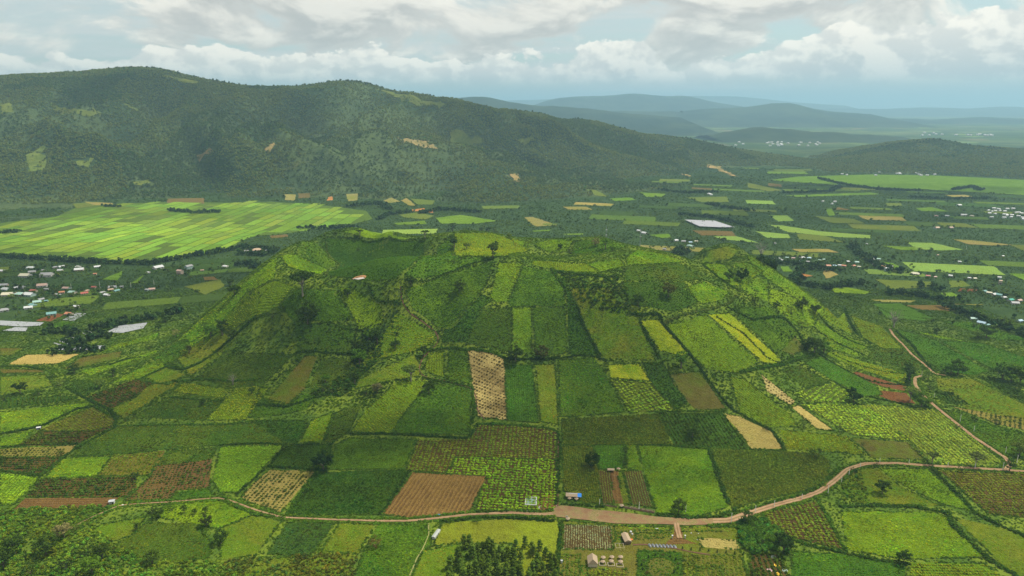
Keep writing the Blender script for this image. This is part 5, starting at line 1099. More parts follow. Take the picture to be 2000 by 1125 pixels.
TREES = [
 (591,579,50,'umbrella',TC,'tall pale trunked tree with spreading crown on the near lip of the crater'),(601,633,42,'round',TC,'large dark round tree on the slope under the spreading crater tree'),
 (679,580,17,'round',TC,'small round tree left of the bright plot under the crater'),(803,558,20,'round',TC,'dark round tree at the crater rim where the footpath starts'),
 (898,569,24,'round',TC,'dark tree with low side growth on the smooth slope right of the crater'),(963,504,32,'tall',TC,'tall double crowned tree on the ridge saddle'),
 (968,482,12,'round',TC,'small dark tree just above the ridge saddle tree'),(912,487,15,'round',TL,'pale crowned tree on the yellow slope behind the crater'),
 (887,484,24,'tall',TC,'narrow tree on the yellow slope near the right end of the crater'),(886,515,11,'bush',TC,'small dark bush on the inner right side of the crater'),
 (900,508,11,'bush',TC,'first of two small bushes on the ridge right of the crater'),(910,505,14,'bush',TC,'second of two small bushes on the ridge right of the crater'),
 (830,466,17,'umbrella',TC,'flat topped tree on the back rim of the crater'),(884,453,20,'tall',TC,'ragged tree on the far rim left of the summit'),
 (940,452,9,'round',TC,'small round tree on the summit skyline'),(954,453,12,'round',TC,'dark tree on the right of the summit skyline'),(995,465,11,'round',TL,'pale bush on the skyline right of the summit'),
 (703,462,14,'umbrella',TC,'dark flat tree on the back left rim of the crater'),(655,459,10,'bush',TC,'low dark bush at the left end of the back rim'),(700,490,9,'bush',TC,'single bush on the dark inner wall of the crater'),
 (702,712,34,'round',TG,'large leafy tree at the bottom of the dark gully'),(715,695,32,'round',TC,'dark tree in the middle of the gully grove'),(737,672,36,'tall',TC,'tallest dark tree at the top of the gully grove'),
 (722,668,24,'round',TG,'green tree beside the tallest one of the gully grove'),(700,690,26,'round',TC,'dark tree on the left side of the gully grove'),
 (772,681,21,'round',TC,'lone dark round tree on the yellow slope right of the gully'),(828,696,24,'tall',TC,'dark tree beside the red path on the yellow slope'),
 (803,746,34,'umbrella',TL,'pale trunked flat tree below the red path'),(838,768,26,'round',TC,'dark round tree at the edge of the wide green plot'),(581,704,13,'bush',TG,'small green bush at the top of the brown plot'),
 (636,747,18,'round',TG,'small green tree in the olive plot left of the gully'),(693,752,28,'tall',TC,'dark tree at the foot of the gully'),(648,768,22,'bush',TC,'wide dark bush left of the gully foot'),(632,764,18,'bush',TC,'dark bush next to the wide one left of the gully foot'),
 (715,772,20,'bush',TC,'dark bush at the lower end of the gully'),(737,768,22,'round',TW,'brownish bare looking tree at the gully end'),(680,770,14,'bush',TC,'low bush between the gully foot and the olive plot'),
 (632,919,42,'round',(.018,.038,.013),'big dark round tree standing alone in the lower left plots'),(1007,706,34,'round',TC,'big greyish round tree above the bright strip plot'),(1057,702,30,'round',(.05,.055,.02),'brown tinged round tree on the hedge'),
 (1038,680,20,'bush',TC,'bush at the edge of the bright slope above the hedge'),(1352,856,26,'round',TC,'lone dark tree in the finely ribbed dark plot'),(1330,719,36,'tall',TG,'tall bushy tree at the lower end of the yellow strip'),
 (1448,549,26,'round',(.018,.036,.012),'big dark round tree on the right summit plot'),(1424,549,22,'round',TC,'looser tree left of the big summit tree'),(1463,556,14,'bush',TC,'small bush right of the big summit tree'),
 (1094,486,11,'round',(.018,.036,.012),'small dark tree inside the second crater'),(1114,496,12,'bush',(.05,.055,.03),'round dark bush on the floor of the second crater'),(1030,482,18,'bush',TL,'pale spreading bush at the left of the second crater'),
 (1163,481,16,'round',TW,'greyish leafless tree on the back rim of the second crater'),(1182,487,24,'tall',TG,'tall green tree on the back rim of the second crater'),(1197,490,14,'bush',TC,'dark bush right of the tall tree on the second crater'),(1079,495,8,'bush',TC,'low bush at the near side of the second crater'),
 (1246,598,24,'round',TC,'dark tree on the reddish slope'),(1305,580,28,'round',(.07,.075,.025),'faded brownish tree on the reddish slope'),(1218,530,14,'bush',TC,'dark bush on the brow left of the reddish slope'),(1298,530,12,'bush',TC,'dark bush on the brow right of the reddish slope'),
 (1413,475,12,'round',TC,'small dark tree on the rounded right summit'),(1361,479,11,'bush',TC,'dark bush at the left foot of the rounded right summit'),(1486,506,34,'bare',TW,'tall bleached bare tree on the right skyline of the hill'),(1487,511,16,'bush',TC,'dark bush at the foot of the bleached tree'),
 (1590,690,32,'round',TC,'large dark tree at the bottom of the right flank'),(1609,690,26,'round',TG,'broad tree touching the large one at the right flank bottom'),(1576,684,24,'round',TC,'smaller tree left of the large pair on the right flank'),
 (1565,640,18,'bush',TC,'dark bush on the lower right flank'),(1592,614,20,'round',TC,'dark round tree at the tip of the curved terraces'),(1566,604,24,'round',(.05,.07,.02),'olive coloured round tree on the right flank'),
 (1517,601,13,'round',TC,'small dark tree on the bright right slope'),(1545,612,16,'bush',TL,'thin pale bush on the bright right slope'),(1476,575,13,'bush',TC,'dark bush below the big summit tree'),(1474,590,18,'bush',TC,'dark bush further down below the big summit tree'),
 (1667,786,28,'round',(.020,.045,.013),'lone dark round tree in the pale dotted field'),(1777,784,26,'umbrella',TL,'pale trunked flat tree by the red earth plot'),(1799,795,28,'round',TG,'green bushy tree beside the road at the red earth plot'),
 (1745,641,34,'bare',TW,'bare brown branched tree at the start of the dirt path'),(1829,652,12,'round',TC,'small tree in the field right of the bare tree'),(1908,661,16,'round',TL,'lighter tree of the pair in the right fields'),(1926,660,22,'round',TC,'darker and larger tree of the pair in the right fields'),
 (1775,742,26,'tall',TC,'dark tree left of the sharp road bend'),(1773,722,14,'round',TC,'small dark tree just above the sharp road bend'),(1812,742,22,'bush',TL,'wide leafy bush right of the sharp road bend'),(1857,732,22,'round',TG,'left tree of the three by the side path'),(1870,732,28,'round',TC,'tallest tree of the three by the side path'),
 (1844,728,16,'bush',TC,'bush at the left of the three trees by the side path'),(1958,742,28,'round',TC,'dark tree at the left end of the grove on the right edge'),(1975,745,30,'round',TG,'green tree in the grove on the right edge'),(1992,748,30,'round',TC,'rightmost dark tree of the grove on the right edge'),(1985,762,20,'bush',TC,'dark bush under the grove on the right edge'),
 (1723,964,26,'round',TC,'dark round tree in the bright field below the road'),(1710,914,13,'bush',(.02,.04,.012),'dark bush on the near side of the road curve'),(1668,924,14,'bush',TC,'dark bush inside the road curve'),(1820,907,22,'umbrella',(.06,.09,.03),'slender flat crowned tree by the road near the pale field'),
 (1905,912,24,'umbrella',(.06,.08,.03),'small flat crowned tree by the pale ribbed field corner'),(1877,921,13,'bush',TC,'dark bush on the near road edge before the junction'),(1971,920,20,'tall',TC,'dark shaggy tree at the road junction'),(1990,890,26,'round',TL,'leafy tree at the right frame edge above the junction'),
 (1529,1080,38,'round',(.020,.038,.012),'big dark tree above the flower wheel plot'),(1765,1100,26,'round',TC,'dark tree in the lower right hedge'),(1591,895,26,'bush',TC,'spreading dark bush above the maize'),(1155,913,32,'round',(.018,.035,.012),'large dark spreading tree behind the blue roofed stall'),
 (1220,882,16,'bush',TC,'bush between the two small bright plots'),(1218,905,18,'bush',TC,'lower bush between the two small bright plots'),(1325,1001,28,'round',TC,'dark tree by the road in the yellow rough plot'),(1460,1024,26,'round',TC,'dark tree where the road leaves the farm'),
 (1008,885,10,'bush',TG,'small bush in the gridded plot'),(145,729,18,'round',TC,'dark round tree at the start of the bright strip on the left'),(103,736,16,'bush',TG,'green bush left of the dark round tree on the left apron'),(118,754,18,'bush',TL,'grey green bush on the left apron'),
 (40,770,22,'round',(.018,.038,.012),'dark round tree near the left frame edge'),(76,771,17,'bush',TC,'dark bush right of the tree near the left frame edge'),(8,783,20,'bush',TC,'dark bush cut by the left frame edge'),(222,735,16,'tall',TC,'small dark tree among the bright strips'),(195,758,18,'round',TL,'grey green tree beside the dark plot on the left'),
 (128,809,11,'bush',TC,'flat dark bush in the bright field at left'),(292,682,14,'bush',TC,'dark bush on the strips below the left slope'),(310,646,13,'round',TC,'small tree at the foot of the left slope'),(323,629,18,'round',TC,'dark tree at the left foot of the hill near the plastic sheets'),(343,655,14,'bush',TW,'brown bush at the foot of the left slope'),
 (435,655,32,'tall',TC,'tallest dark tree of the cluster on the left shoulder'),(452,662,22,'round',TC,'round tree right of the tall one on the left shoulder'),(412,658,24,'round',TG,'leafy tree left of the tall one on the left shoulder'),(398,640,14,'bush',TC,'bush above the cluster on the left shoulder'),(370,690,16,'tall',(.05,.05,.02),'brownish small tree on the left shoulder'),
 (458,577,22,'round',TC,'dark round tree on the left skyline of the hill'),(451,558,15,'round',TC,'small tree above it on the left skyline'),(488,577,20,'bush',TC,'dark bush on the upper left slope'),(532,620,14,'bush',TC,'bush low on the upper left slope'),(553,606,14,'bush',TC,'bush on the slope left of the big round tree'),
 (455,752,22,'bare',TW,'pale leafless tree on the hedge above the yellow plot'),(492,769,13,'round',TC,'small dark tree in the yellow dotted slope'),(396,791,12,'round',TC,'small dark tree in the olive plot at left'),(265,936,14,'round',TC,'small dark tree between the brown plots'),
 (732,1068,24,'bush',(.09,.06,.03),'reddish brown bush left of the pasture'),(310,1011,18,'round',TC,'dark tree in the scrub below the track'),(297,1004,16,'bush',(.035,.045,.02),'dull bush in the scrub below the track'),(360,1002,15,'tall',TC,'narrow dark tree below the track'),
 (381,1005,12,'tall',TC,'second narrow dark tree below the track'),(402,1002,13,'tall',TC,'third narrow dark tree below the track'),(335,998,14,'bush',TC,'bush by the narrow trees below the track'),(404,1028,22,'round',(.035,.05,.02),'dull round tree right of the blue green scrub'),(432,1062,26,'round',TC,'dark tree at the corner of the large scrub plot'),
 (297,1102,26,'round',TC,'dark tree at the bottom of the large scrub plot'),(200,1090,26,'round',TC,'dark tree in the lower left thicket'),(170,1088,30,'bush',TC,'big dark bush in the lower left thicket'),(90,1085,34,'round',TC,'large dull tree in the lower left thicket'),(30,1082,32,'round',TC,'large dark tree near the lower left corner'),
 (125,1050,26,'round',TW,'thin grey tree standing over the lower left scrub'),(130,1114,26,'bush',(.02,.03,.02),'nearly black bush at the bottom left'),(180,1122,34,'round',TG,'round green tree on the bottom edge at left'),(60,1122,30,'bush',TC,'dark bush on the bottom edge at left'),(8,1110,36,'round',TC,'dark tree in the lower left corner'),
 (175,1013,14,'bush',TG,'broad leaved bush by the track fork'),(150,1035,16,'bush',TL,'silvery bush clump left of the small path'),(268,1035,14,'tall',TC,'narrow tree on the edge of the small olive patch'),
 (1475,1040,28,'bush',TG,'large green bush right of the dirt drive'),(1455,1050,28,'bush',TG,'green bush mound nearest to the farm lawn'),(1490,1062,30,'bush',TG,'lower green bush mound above the flower wheel plot'),(1465,1075,24,'bush',TG,'green bush at the corner of the flower wheel plot'),(1510,1058,26,'bush',TG,'green bush beside the big dark tree'),
 (878,1022,14,'bush',TG,'bush above the long white shed'),(860,1028,12,'bush',TG,'small bush touching the long white shed'),(930,1020,16,'bush',TG,'bush on the pasture edge under the track'),(888,1058,8,'bush',TG,'tiny bush on the pasture'),
 (1127,930,9,'bush',TG,'small bush in the maize left of the thatched shelter'),(1200,988,14,'bush',TG,'bush at the left end of the long planter'),(1868,838,12,'bush',TC,'dark bush right of the winding road'),(1903,823,12,'bush',TC,'second dark bush right of the winding road'),(1945,830,16,'bush',TC,'dark spreading bush near the right edge'),
 (1816,762,14,'bush',TC,'dark bush at the left tip of the coffee plot'),(1640,845,16,'bush',TC,'dark bush below the tan slanting strip'),(1570,835,22,'bush',TC,'brownish bush at the lower end of the tan strip'),(1498,840,18,'bush',TC,'dark bush by the yellow ribbed plot'),(1685,870,8,'bush',TC,'tiny bush at the left of the brown triangle plot'),
]
tx, ty, tz = hit([r_[0] for r_ in TREES], [r_[1] for r_ in TREES])
for r_, x, y, z in zip(TREES, tx, ty, tz):
    px_, py_, hp, st, cc, lab = r_; D = math.hypot(x, y, ) ; dist = math.sqrt(x*x+y*y+(CZ-z)**2)
    h = hp*dist/F/ (1.0 if st != 'bush' else 1.15)
    plant_tree(float(x), float(y), h, st, lab, cc, 'trees and bushes on and around the hill', z=float(z), wide=(1.05 if st == 'round' else 1.25 if st == 'tall' else 1.0))
# grove at the bottom edge
gp = []
q = random.Random(5)
GR = [(900,1064),(960,1050),(1010,1068),(1050,1062),(1085,1095),(1090,1135),(880,1135),(876,1100)]
tries = 0
while len(gp) < 78 and tries < 4000:
    tries += 1; a, b_ = q.uniform(876, 1088), q.uniform(1066, 1150)
    if inpoly(np.array([a]), np.array([b_-4]), GR if b_ < 1135 else [(0, 0), (3000, 0), (3000, 3000), (0, 3000)])[0] and all(math.hypot(a-c_, (b_-d_)*1.3) > 8.5 for c_, d_ in gp): gp.append((a, b_))
gx, gy, gz = hit([p_[0] for p_ in gp], [p_[1] for p_ in gp])
for x, y, z in zip(gx, gy, gz):
    plant_tree(float(x), float(y), q.uniform(7.5, 11.5), 'cone', 'slender dark green conical tree in the dense grove at the bottom edge', (.062, .100, .019), 'grove at the bottom edge', z=float(z), wide=1.4)
# lower left thicket and scrub: uncountable bushes
def scrub(poly, n, s, base_, name='scrub', hh=.9):
    wp = world_poly(poly); A = np.array(wp); x = rng.uniform(A[:, 0].min(), A[:, 0].max(), n); y = rng.uniform(A[:, 1].min(), A[:, 1].max(), n)
    ok = inpoly(x, y, wp); x, y = x[ok], y[ok]; ok = (fbm(x/16, y/16, 3, 19) > -.35) & off_roads(x, y, 1); x, y = x[ok], y[ok]
    scatter(name, x, y, s*rng.uniform(.5, 1.35, len(x)), tint(base_, len(x), .3, .14, x, y, 20, .4), cBush, flat=hh)
scrub([(0,995),(235,985),(180,1030),(290,1100),(420,1095),(480,1140),(-40,1140),(-40,1000)], 6500, 1.15, (.085, .140, .018))
scrub([(440,1095),(620,1080),(700,1080),(690,1140),(430,1140)], 1000, 1.0, (.075, .095, .020))
scrub([(690,640),(750,650),(745,700),(700,740),(690,760),(740,770),(640,775),(600,775),(690,720)], 1500, 1.5, (.035, .070, .015))
scrub([(1440,1018),(1490,1012),(1540,1050),(1540,1082),(1470,1084),(1445,1060)], 900, 1.7, (.040, .095, .018))
scrub([(1650,985),(1640,925),(1680,915),(1700,985)], 500, .9, (.075, .130, .018))
scrub([(280,690),(420,600),(520,560),(560,640),(440,700),(330,720)], 500, 1.2, (.060, .105, .015))
scrub([(1440,560),(1540,560),(1600,620),(1580,690),(1500,640),(1430,600)], 500, 1.2, (.045, .080, .015))
scrub([(1090,530),(1210,540),(1240,620),(1140,600),(1110,560)], 900, 1.4, (.035, .065, .015))
scrub([(560,640),(760,600),(800,650),(600,700)], 500, 1.2, (.035, .065, .015)); scrub([(940,470),(1200,470),(1330,520),(1200,530),(960,500)], 120, 1.1, (.04, .07, .015))

# ------------------------------------------------------------------ forest on the mountain
n = 400000
x = rng.uniform(-3200, 3600, n); y = rng.uniform(2150, 4300, n)
mz = bil(MT, x, y, mx0, my0, ms)
ok = (mz > 3) & in_view(x, y, mz, .03); x, y, mz = x[ok], y[ok], mz[ok]
# keep the side that faces the camera
gyx = (bil(MT, x, y+25, mx0, my0, ms)-bil(MT, x, y-25, mx0, my0, ms))/50
ok = gyx > -.28; x, y, mz = x[ok], y[ok], mz[ok]
dn = fbm(x/420, y/420, 5, 61)+.35*fbm(x/90, y/90, 3, 62); pr_ = np.clip(.82+dn*1.1, .20, 1)
pr_ = np.where(mz < 25, pr_*.55, pr_)
inm = ~outside_fields(x, y, ('mgr', 'msc')); pr_ = np.where(inm, .045, pr_)
ok = rng.random(len(x)) < pr_; x, y = x[ok], y[ok]; inm = inm[ok]
ok = outside_fields(x, y, ('far', 'fol', 'ftan', 'fbrn', 'forg', 'paddy')); x, y = x[ok], y[ok]
dk = (fbm(x/300, y/300, 4, 63)+.15)[:, None]*-1
C_ = np.where(dk > 0, np.array([[.078, .114, .046]]), np.array([[.130, .160, .056]]))*tint((1, 1, 1), len(x), .30, .14, x, y, 130., .34)
scatter('forest', x, y, rng.uniform(5.5, 10.5, len(x)), C_, cTreeF, z=ZZ(x, y), flat=1.0, sink=.6)
print('forest', len(x))
cx_, cy_ = [], []
for (p0_, q0_, d0), (p1_, q1_, d1) in zip(CR[:-1], CR[1:]):
    for f in np.linspace(0, 1, 34, endpoint=False):
        if rng.random() < .8: a_ = at_depth(p0_+(p1_-p0_)*f, q0_+(q1_-q0_)*f, d0+(d1-d0)*f); cx_.append(float(a_[0])+rng.normal(0, 14)); cy_.append(float(a_[1])+rng.normal(0, 22))
cx_ = np.array(cx_); cy_ = np.array(cy_)
scatter('ridge_trees', cx_, cy_, rng.uniform(6, 15, len(cx_)), tint((.034, .052, .024), len(cx_), .25), cTreeF, flat=1.1, sink=.4)
# plantations and tree belts over the plain
n = 300000
x = rng.uniform(-2400, 2800, n); y = 960 + (rng.random(n)**1.25)*2600
mz = ZZ(x, y); nz = bil(NEAR, x, y, nx0, ny0, ns)*((x > nx0) & (x < nx1) & (y < ny1))
ok = (bil(MT, x, y, mx0, my0, ms) < 3) & (nz < 4) & in_view(x, y, mz, .02); x, y = x[ok], y[ok]
ok = outside_fields(x, y); x, y = x[ok], y[ok]
ok = off_roads(x, y, 2) & ~((y < 1040) & (fbm(x/60, y/60, 3, 73) < .15)); x, y = x[ok], y[ok]
blk = vnoise(x/95+fbm(x/300, y/300, 2, 5)*.8, y/70, 71); dn = fbm(x/160, y/160, 4, 72)
ok = rng.random(len(x)) < np.clip(.80+dn*.8+blk*.3, .15, 1); x, y, blk = x[ok], y[ok], blk[ok]
big_ = rng.random(len(x)) < .012+.03*(fbm(x/200, y/200, 3, 76) > .1)
S_ = np.where(big_, rng.uniform(6, 9, len(x)), rng.uniform(2.2, 3.6, len(x)))*np.clip(.75+y/4200, 1, 1.4)
C_ = np.where((blk > .1)[:, None], np.array([[.096, .145, .028]]), np.array([[.066, .112, .025]]))*tint((1, 1, 1), len(x), .2, .08)
C_[big_] *= .8
scatter('plantation_growth', x, y, S_, C_, cTreeF, flat=.85, sink=.5)
print('plain', len(x))
# tree belts: dark lines seen between the far plots
BELT = [[(0,502),(80,507),(170,513),(290,517),(380,501),(455,489)],[(470,484),(540,490),(520,500),(470,497)],[(1325,420),(1380,425),(1440,437),(1470,445)],[(1380,399),(1420,407),(1470,413)],[(1600,350),(1650,362),(1720,372),(1800,374)],
        [(1780,387),(1850,390),(1930,389)],[(1860,372),(1900,366),(1915,373)],[(1640,365),(1620,375),(1530,378)],[(1660,483),(1690,505),(1720,525),(1765,535)],[(1330,487),(1320,498),(1345,494)],[(1500,520),(1570,525),(1640,530)],[(1560,555),(1610,565),(1690,555)],
        [(1800,560),(1830,565),(1830,570)],[(1740,575),(1760,573),(1800,580),(1860,590)],[(1845,600),(1900,620),(1960,640),(2010,660)],[(1500,510),(1530,516),(1600,520)],[(740,430),(760,420),(800,415)],[(590,447),(640,448),(690,445)],[(330,412),(380,417),(430,415)],[(200,404),(235,405)],[(0,457),(40,454)],
        [(460,520),(490,515),(500,525)],[(820,418),(860,410),(940,416)],[(680,405),(740,398),(760,410)],[(1290,372),(1340,378),(1400,376)],[(170,650),(210,640),(290,625),(350,610)],[(90,650),(130,652),(150,655)],[(130,678),(190,660),(215,658)],[(100,692),(160,685),(195,688)]]
bx, by = [], []
for pl in BELT:
    X_, Y_, _ = hit([p_[0] for p_ in pl], [p_[1] for p_ in pl]); L = smooth_line(np.stack([X_, Y_], -1), 5.0)
    for _ in range(3): P_ = L+rng.normal(0, 5, L.shape); bx += P_[:, 0].tolist(); by += P_[:, 1].tolist()
bx = np.array(bx); by = np.array(by)
scatter('tree_belt', bx, by, rng.uniform(6, 12, len(bx)), tint((.024, .045, .018), len(bx), .2), cTreeF, kind='stuff')

# ------------------------------------------------------------------ houses
mWallM = {}
def wallmat(nm, c, **k):
    if nm not in mWallM: mWallM[nm] = plain(nm, c, **k)
    return mWallM[nm]
RC = {'white': (.46, .47, .46), 'grey': (.26, .26, .26), 'teal': (.14, .28, .26), 'orange': (.42, .18, .10), 'red': (.32, .09, .06), 'tan': (.38, .27, .18), 'pink': (.38, .26, .21), 'cream': (.48, .45, .33), 'green': (.28, .42, .36), 'blue': (.30, .42, .50), 'bgreen': (.03, .28, .20)}
WC = [(.46, .44, .40), (.38, .38, .36), (.42, .37, .28), (.28, .38, .34), (.38, .30, .24)]
for k_, v_ in list(RC.items()): RC[k_] = (wallmat('roof_'+k_, v_, rough=.55, var=.14, scale=.35), v_)
WM = [wallmat('plaster_wall_%s' % n_, c_, var=.12, scale=.5) for n_, c_ in zip(('white', 'grey', 'ochre', 'green', 'clay'), WC)]
mDark = plain('dark_opening', (.03, .03, .03), rough=.4); mWhite = plain('white_paint', (.52, .52, .50)); mGlass = plain('window_glass', (.05, .07, .09), rough=.15, spec=.5)
def house(x, y, z, w_, l_, hgt, rz, roof, wall, label, group, hip=False, name='house', detail=True):
    t_ = thing(name, label, 'house', (x, y, z), rz, group)
    V, Fc = [], []; box(V, Fc, (0, 0, hgt/2-.3), (l_, w_, hgt+.6))
    rr = w_*.24; e = .5; z0 = hgt
    k = len(V); V += [(-l_/2, -w_/2, z0+.01), (-l_/2, w_/2, z0+.01), (-l_/2, 0, z0+rr-.05), (l_/2, -w_/2, z0+.01), (l_/2, w_/2, z0+.01), (l_/2, 0, z0+rr-.05)]; Fc += [(k, k+2, k+1), (k+3, k+4, k+5)]
    mk('wall', V, Fc, wall, t_)
    hx = l_/2+e; hy = w_/2+e; dz = -e*rr/(w_/2); ins = (w_*.4 if hip else 0)
    V = [(-hx, -hy, z0+dz), (hx, -hy, z0+dz), (hx, hy, z0+dz), (-hx, hy, z0+dz), (-hx+ins, 0, z0+rr), (hx-ins, 0, z0+rr)]
    V += [(a, b_, c_+.14) for a, b_, c_ in V]
    Fc = [(0, 4, 5, 1), (2, 5, 4, 3), (6, 7, 11, 10), (8, 9, 10, 11), (0, 1, 7, 6), (2, 3, 9, 8), (1, 2, 8, 7), (3, 0, 6, 9)]
    if hip: Fc += [(9, 6, 10), (7, 8, 11), (0, 3, 4), (1, 5, 2)]
    mk('roof', V, Fc, roof, t_)
    if detail:
        V, Fc = [], []; box(V, Fc, (0, -w_/2-.03, 1.05), (1.2, .08, 2.1)); mk('door', V, Fc, mDark, t_)
        for s in (-1, 1):
            V, Fc = [], []; box(V, Fc, (s*l_*.3, -w_/2-.03, 1.6), (1.5, .08, 1.1)); mk('window', V, Fc, mGlass, t_)
    return t_
# left village: pixel x, y, pixel width, roof, label detail
HL = [(5,531,13,'white','cut by the left frame edge on the top row'),(60,525,15,'white','highest on the far left of the left village'),(63,533,14,'grey','between the highest one and the cream house'),(50,541,22,'cream','with yellow end wall, upper left of the village'),
 (92,540,25,'grey','long and low, right of the cream house'),(108,524,10,'grey','left half of the twin pair near the rice fields'),(120,523,13,'white','right half of the twin pair near the rice fields'),(118,530,11,'white','just below the twin pair'),(86,530,9,'grey','small one between the cream and twin houses'),
 (153,523,11,'white','first below the big dark tree by the rice fields'),(155,529,19,'white','wide one below it by the rice fields'),(190,523,13,'white','last towards the crater by the rice fields'),(186,537,7,'orange','tiny hut alone in the coffee'),
 (290,534,8,'white','small one left of the pair beyond the coffee'),(309,525,22,'white','large one right of the middle of the plain'),(352,535,14,'pink','low one left of the tall white house'),(369,526,18,'grey','tall one with gables on the plain'),
 (440,522,13,'white','alone below the hill shoulder'),(395,530,8,'tan','tiny one before the hill shoulder'),(83,560,20,'pink','long one above the dark tree'),(8,559,16,'grey','small one by the left edge in the second row'),
 (12,567,18,'white','wide one by the left edge in the second row'),(32,564,10,'white','small one in the second row'),(42,563,14,'grey','right of the small one in the second row'),(16,578,22,'cream','second one from the left edge in the third row'),
 (40,577,20,'green','mid one in the third row'),(58,578,22,'white','wide bright one in the third row'),(66,570,14,'red','dark maroon one behind the bright one'),(91,567,9,'grey','half hidden behind the dark tree'),
 (112,578,14,'grey','lower end of the leaning row'),(121,573,11,'orange','middle of the leaning row'),(130,565,15,'pink','upper end of the leaning row'),(142,573,16,'green','long one right of the leaning row'),(170,570,9,'tan','small one above the red roofs'),
 (165,575,15,'red','long one under the small tan one'),(184,563,10,'red','bright small one with white gable'),(220,563,17,'grey','wide one at the back of the big cluster'),(200,574,14,'grey','left in the big cluster'),(216,568,12,'tan','centre of the big cluster'),
 (209,578,13,'white','bright one in front of the big cluster'),(228,570,12,'teal','right end of the big cluster'),(288,568,10,'grey','left wing of the house under the hill'),(297,567,14,'pink','right wing of the house under the hill'),(238,562,7,'grey','small one right of the big cluster'),
 (56,603,16,'white','lowest of the diagonal row'),(64,598,16,'teal','second of the diagonal row'),(73,592,16,'green','third of the diagonal row'),(81,587,12,'grey','highest of the diagonal row'),(91,590,7,'teal','small one right of the diagonal row'),
 (8,608,18,'grey','at the left edge below the diagonal row'),(150,601,13,'white','alone with a steep roof above the ploughed plot'),(101,615,19,'teal','with turquoise walls beside the ploughed plot'),(135,615,16,'orange','with salmon roof beside the ploughed plot'),
 (502,491,22,'tan','long low one behind the left shoulder of the hill'),(524,491,10,'white','small one right of the long low one behind the hill'),(482,492,10,'grey','small one left of the long low one behind the hill')]
HR = [(1509,508,8,'grey','first from the hill in the right hamlet'),(1521,507,10,'white','second from the hill in the right hamlet'),(1537,505,7,'green','third in the right hamlet'),(1527,510,7,'white','in front of the second one in the right hamlet'),(1549,506,8,'pink','in the gap of the right hamlet'),
 (1567,505,11,'white','left of the twin pale roofs in the right hamlet'),(1579,506,11,'blue','right of the twin pale roofs in the right hamlet'),(1557,512,10,'blue','in front of the twin pale roofs'),(1578,513,8,'grey','small one in front of the right twin roof'),(1601,510,7,'green','left of the mid hamlet pair'),(1610,509,8,'green','right of the mid hamlet pair'),
 (1617,521,12,'orange','bright standing apart in the hamlet middle'),(1630,521,8,'blue','left end of the dense row'),(1640,520,9,'white','second in the dense row'),(1648,521,10,'orange','third in the dense row'),(1658,513,10,'white','behind the dense row'),(1673,514,9,'green','behind the right end of the dense row'),
 (1667,521,10,'orange','fourth in the dense row'),(1678,523,7,'cream','last of the dense row'),(1703,508,13,'white','long one behind the trees of the hamlet'),(1716,508,8,'green','small one behind the trees of the hamlet'),(1731,530,9,'white','tall one of several floors right of the trees'),(1725,526,8,'orange','beside the tall one'),(1740,526,7,'grey','right of the tall one'),
 (1707,517,6,'orange','tiny one among the hamlet trees'),(1787,537,18,'cream','wide one alone in its garden'),(1812,541,9,'red','left of the pair past the cream house'),(1826,543,7,'pink','right of the pair past the cream house'),(1858,541,11,'white','at the end of the tree row'),(1893,545,7,'white','beside the far road'),(1903,546,8,'cream','right one beside the far road'),
 (1951,548,7,'white','tall narrow one on the right plain'),(1953,555,6,'tan','below the tall narrow one on the right plain'),(1922,571,11,'teal','highest of the roadside row'),(1932,574,10,'cream','second of the roadside row'),(1941,577,12,'white','third of the roadside row'),(1951,578,13,'teal','fourth of the roadside row'),
 (1961,583,9,'white','fifth of the roadside row'),(1973,588,13,'bgreen','bright green of the roadside row'),(1982,594,15,'grey','lowest of the roadside row'),(1990,589,12,'pink','right of the bright green one'),(1740,573,8,'white','small one left on the garden track'),(1771,574,8,'white','small one right on the garden track'),
 (1902,625,14,'green','upper of the pair by the dark belt'),(1917,633,16,'blue','lower of the pair by the dark belt'),(1929,637,9,'teal','small one below the pair by the dark belt'),(1991,629,12,'blue','at the right frame edge above the fields'),(1248,452,11,'white','left one behind the middle of the hill'),
 (1259,457,15,'white','long one behind the middle of the hill'),(1320,471,13,'white','left of the row behind the hill brow'),(1335,473,11,'grey','middle of the row behind the hill brow'),(1348,475,9,'blue','right of the row behind the hill brow'),(1360,473,8,'cream','far right of the row behind the hill brow'),(1348,482,15,'green','large near one behind the hill brow'),
 (1298,488,9,'grey','half hidden low behind the brow'),(1337,488,10,'pink','beside the large near one behind the brow'),(1514,477,4,'white','tiny hut in the right plantations'),(1693,478,4,'white','tiny hut near the pale leaf shaped field'),(1831,500,5,'tan','tiny hut in the wide plantation'),(1874,513,6,'white','lone hut in the wide plantation'),(1958,502,6,'white','lone hut far right in the wide plantation'),
 (1830,447,14,'tan','long one in the clearing of the plantation'),(1857,446,9,'pink','right one in the clearing of the plantation'),(1873,402,10,'white','first in the far village'),(1882,422,13,'white','large one in the far village'),(1898,423,8,'cream','right of the large one in the far village'),(1850,423,8,'white','low one left of the far village'),(1829,423,7,'pink','leftmost of the far village')]
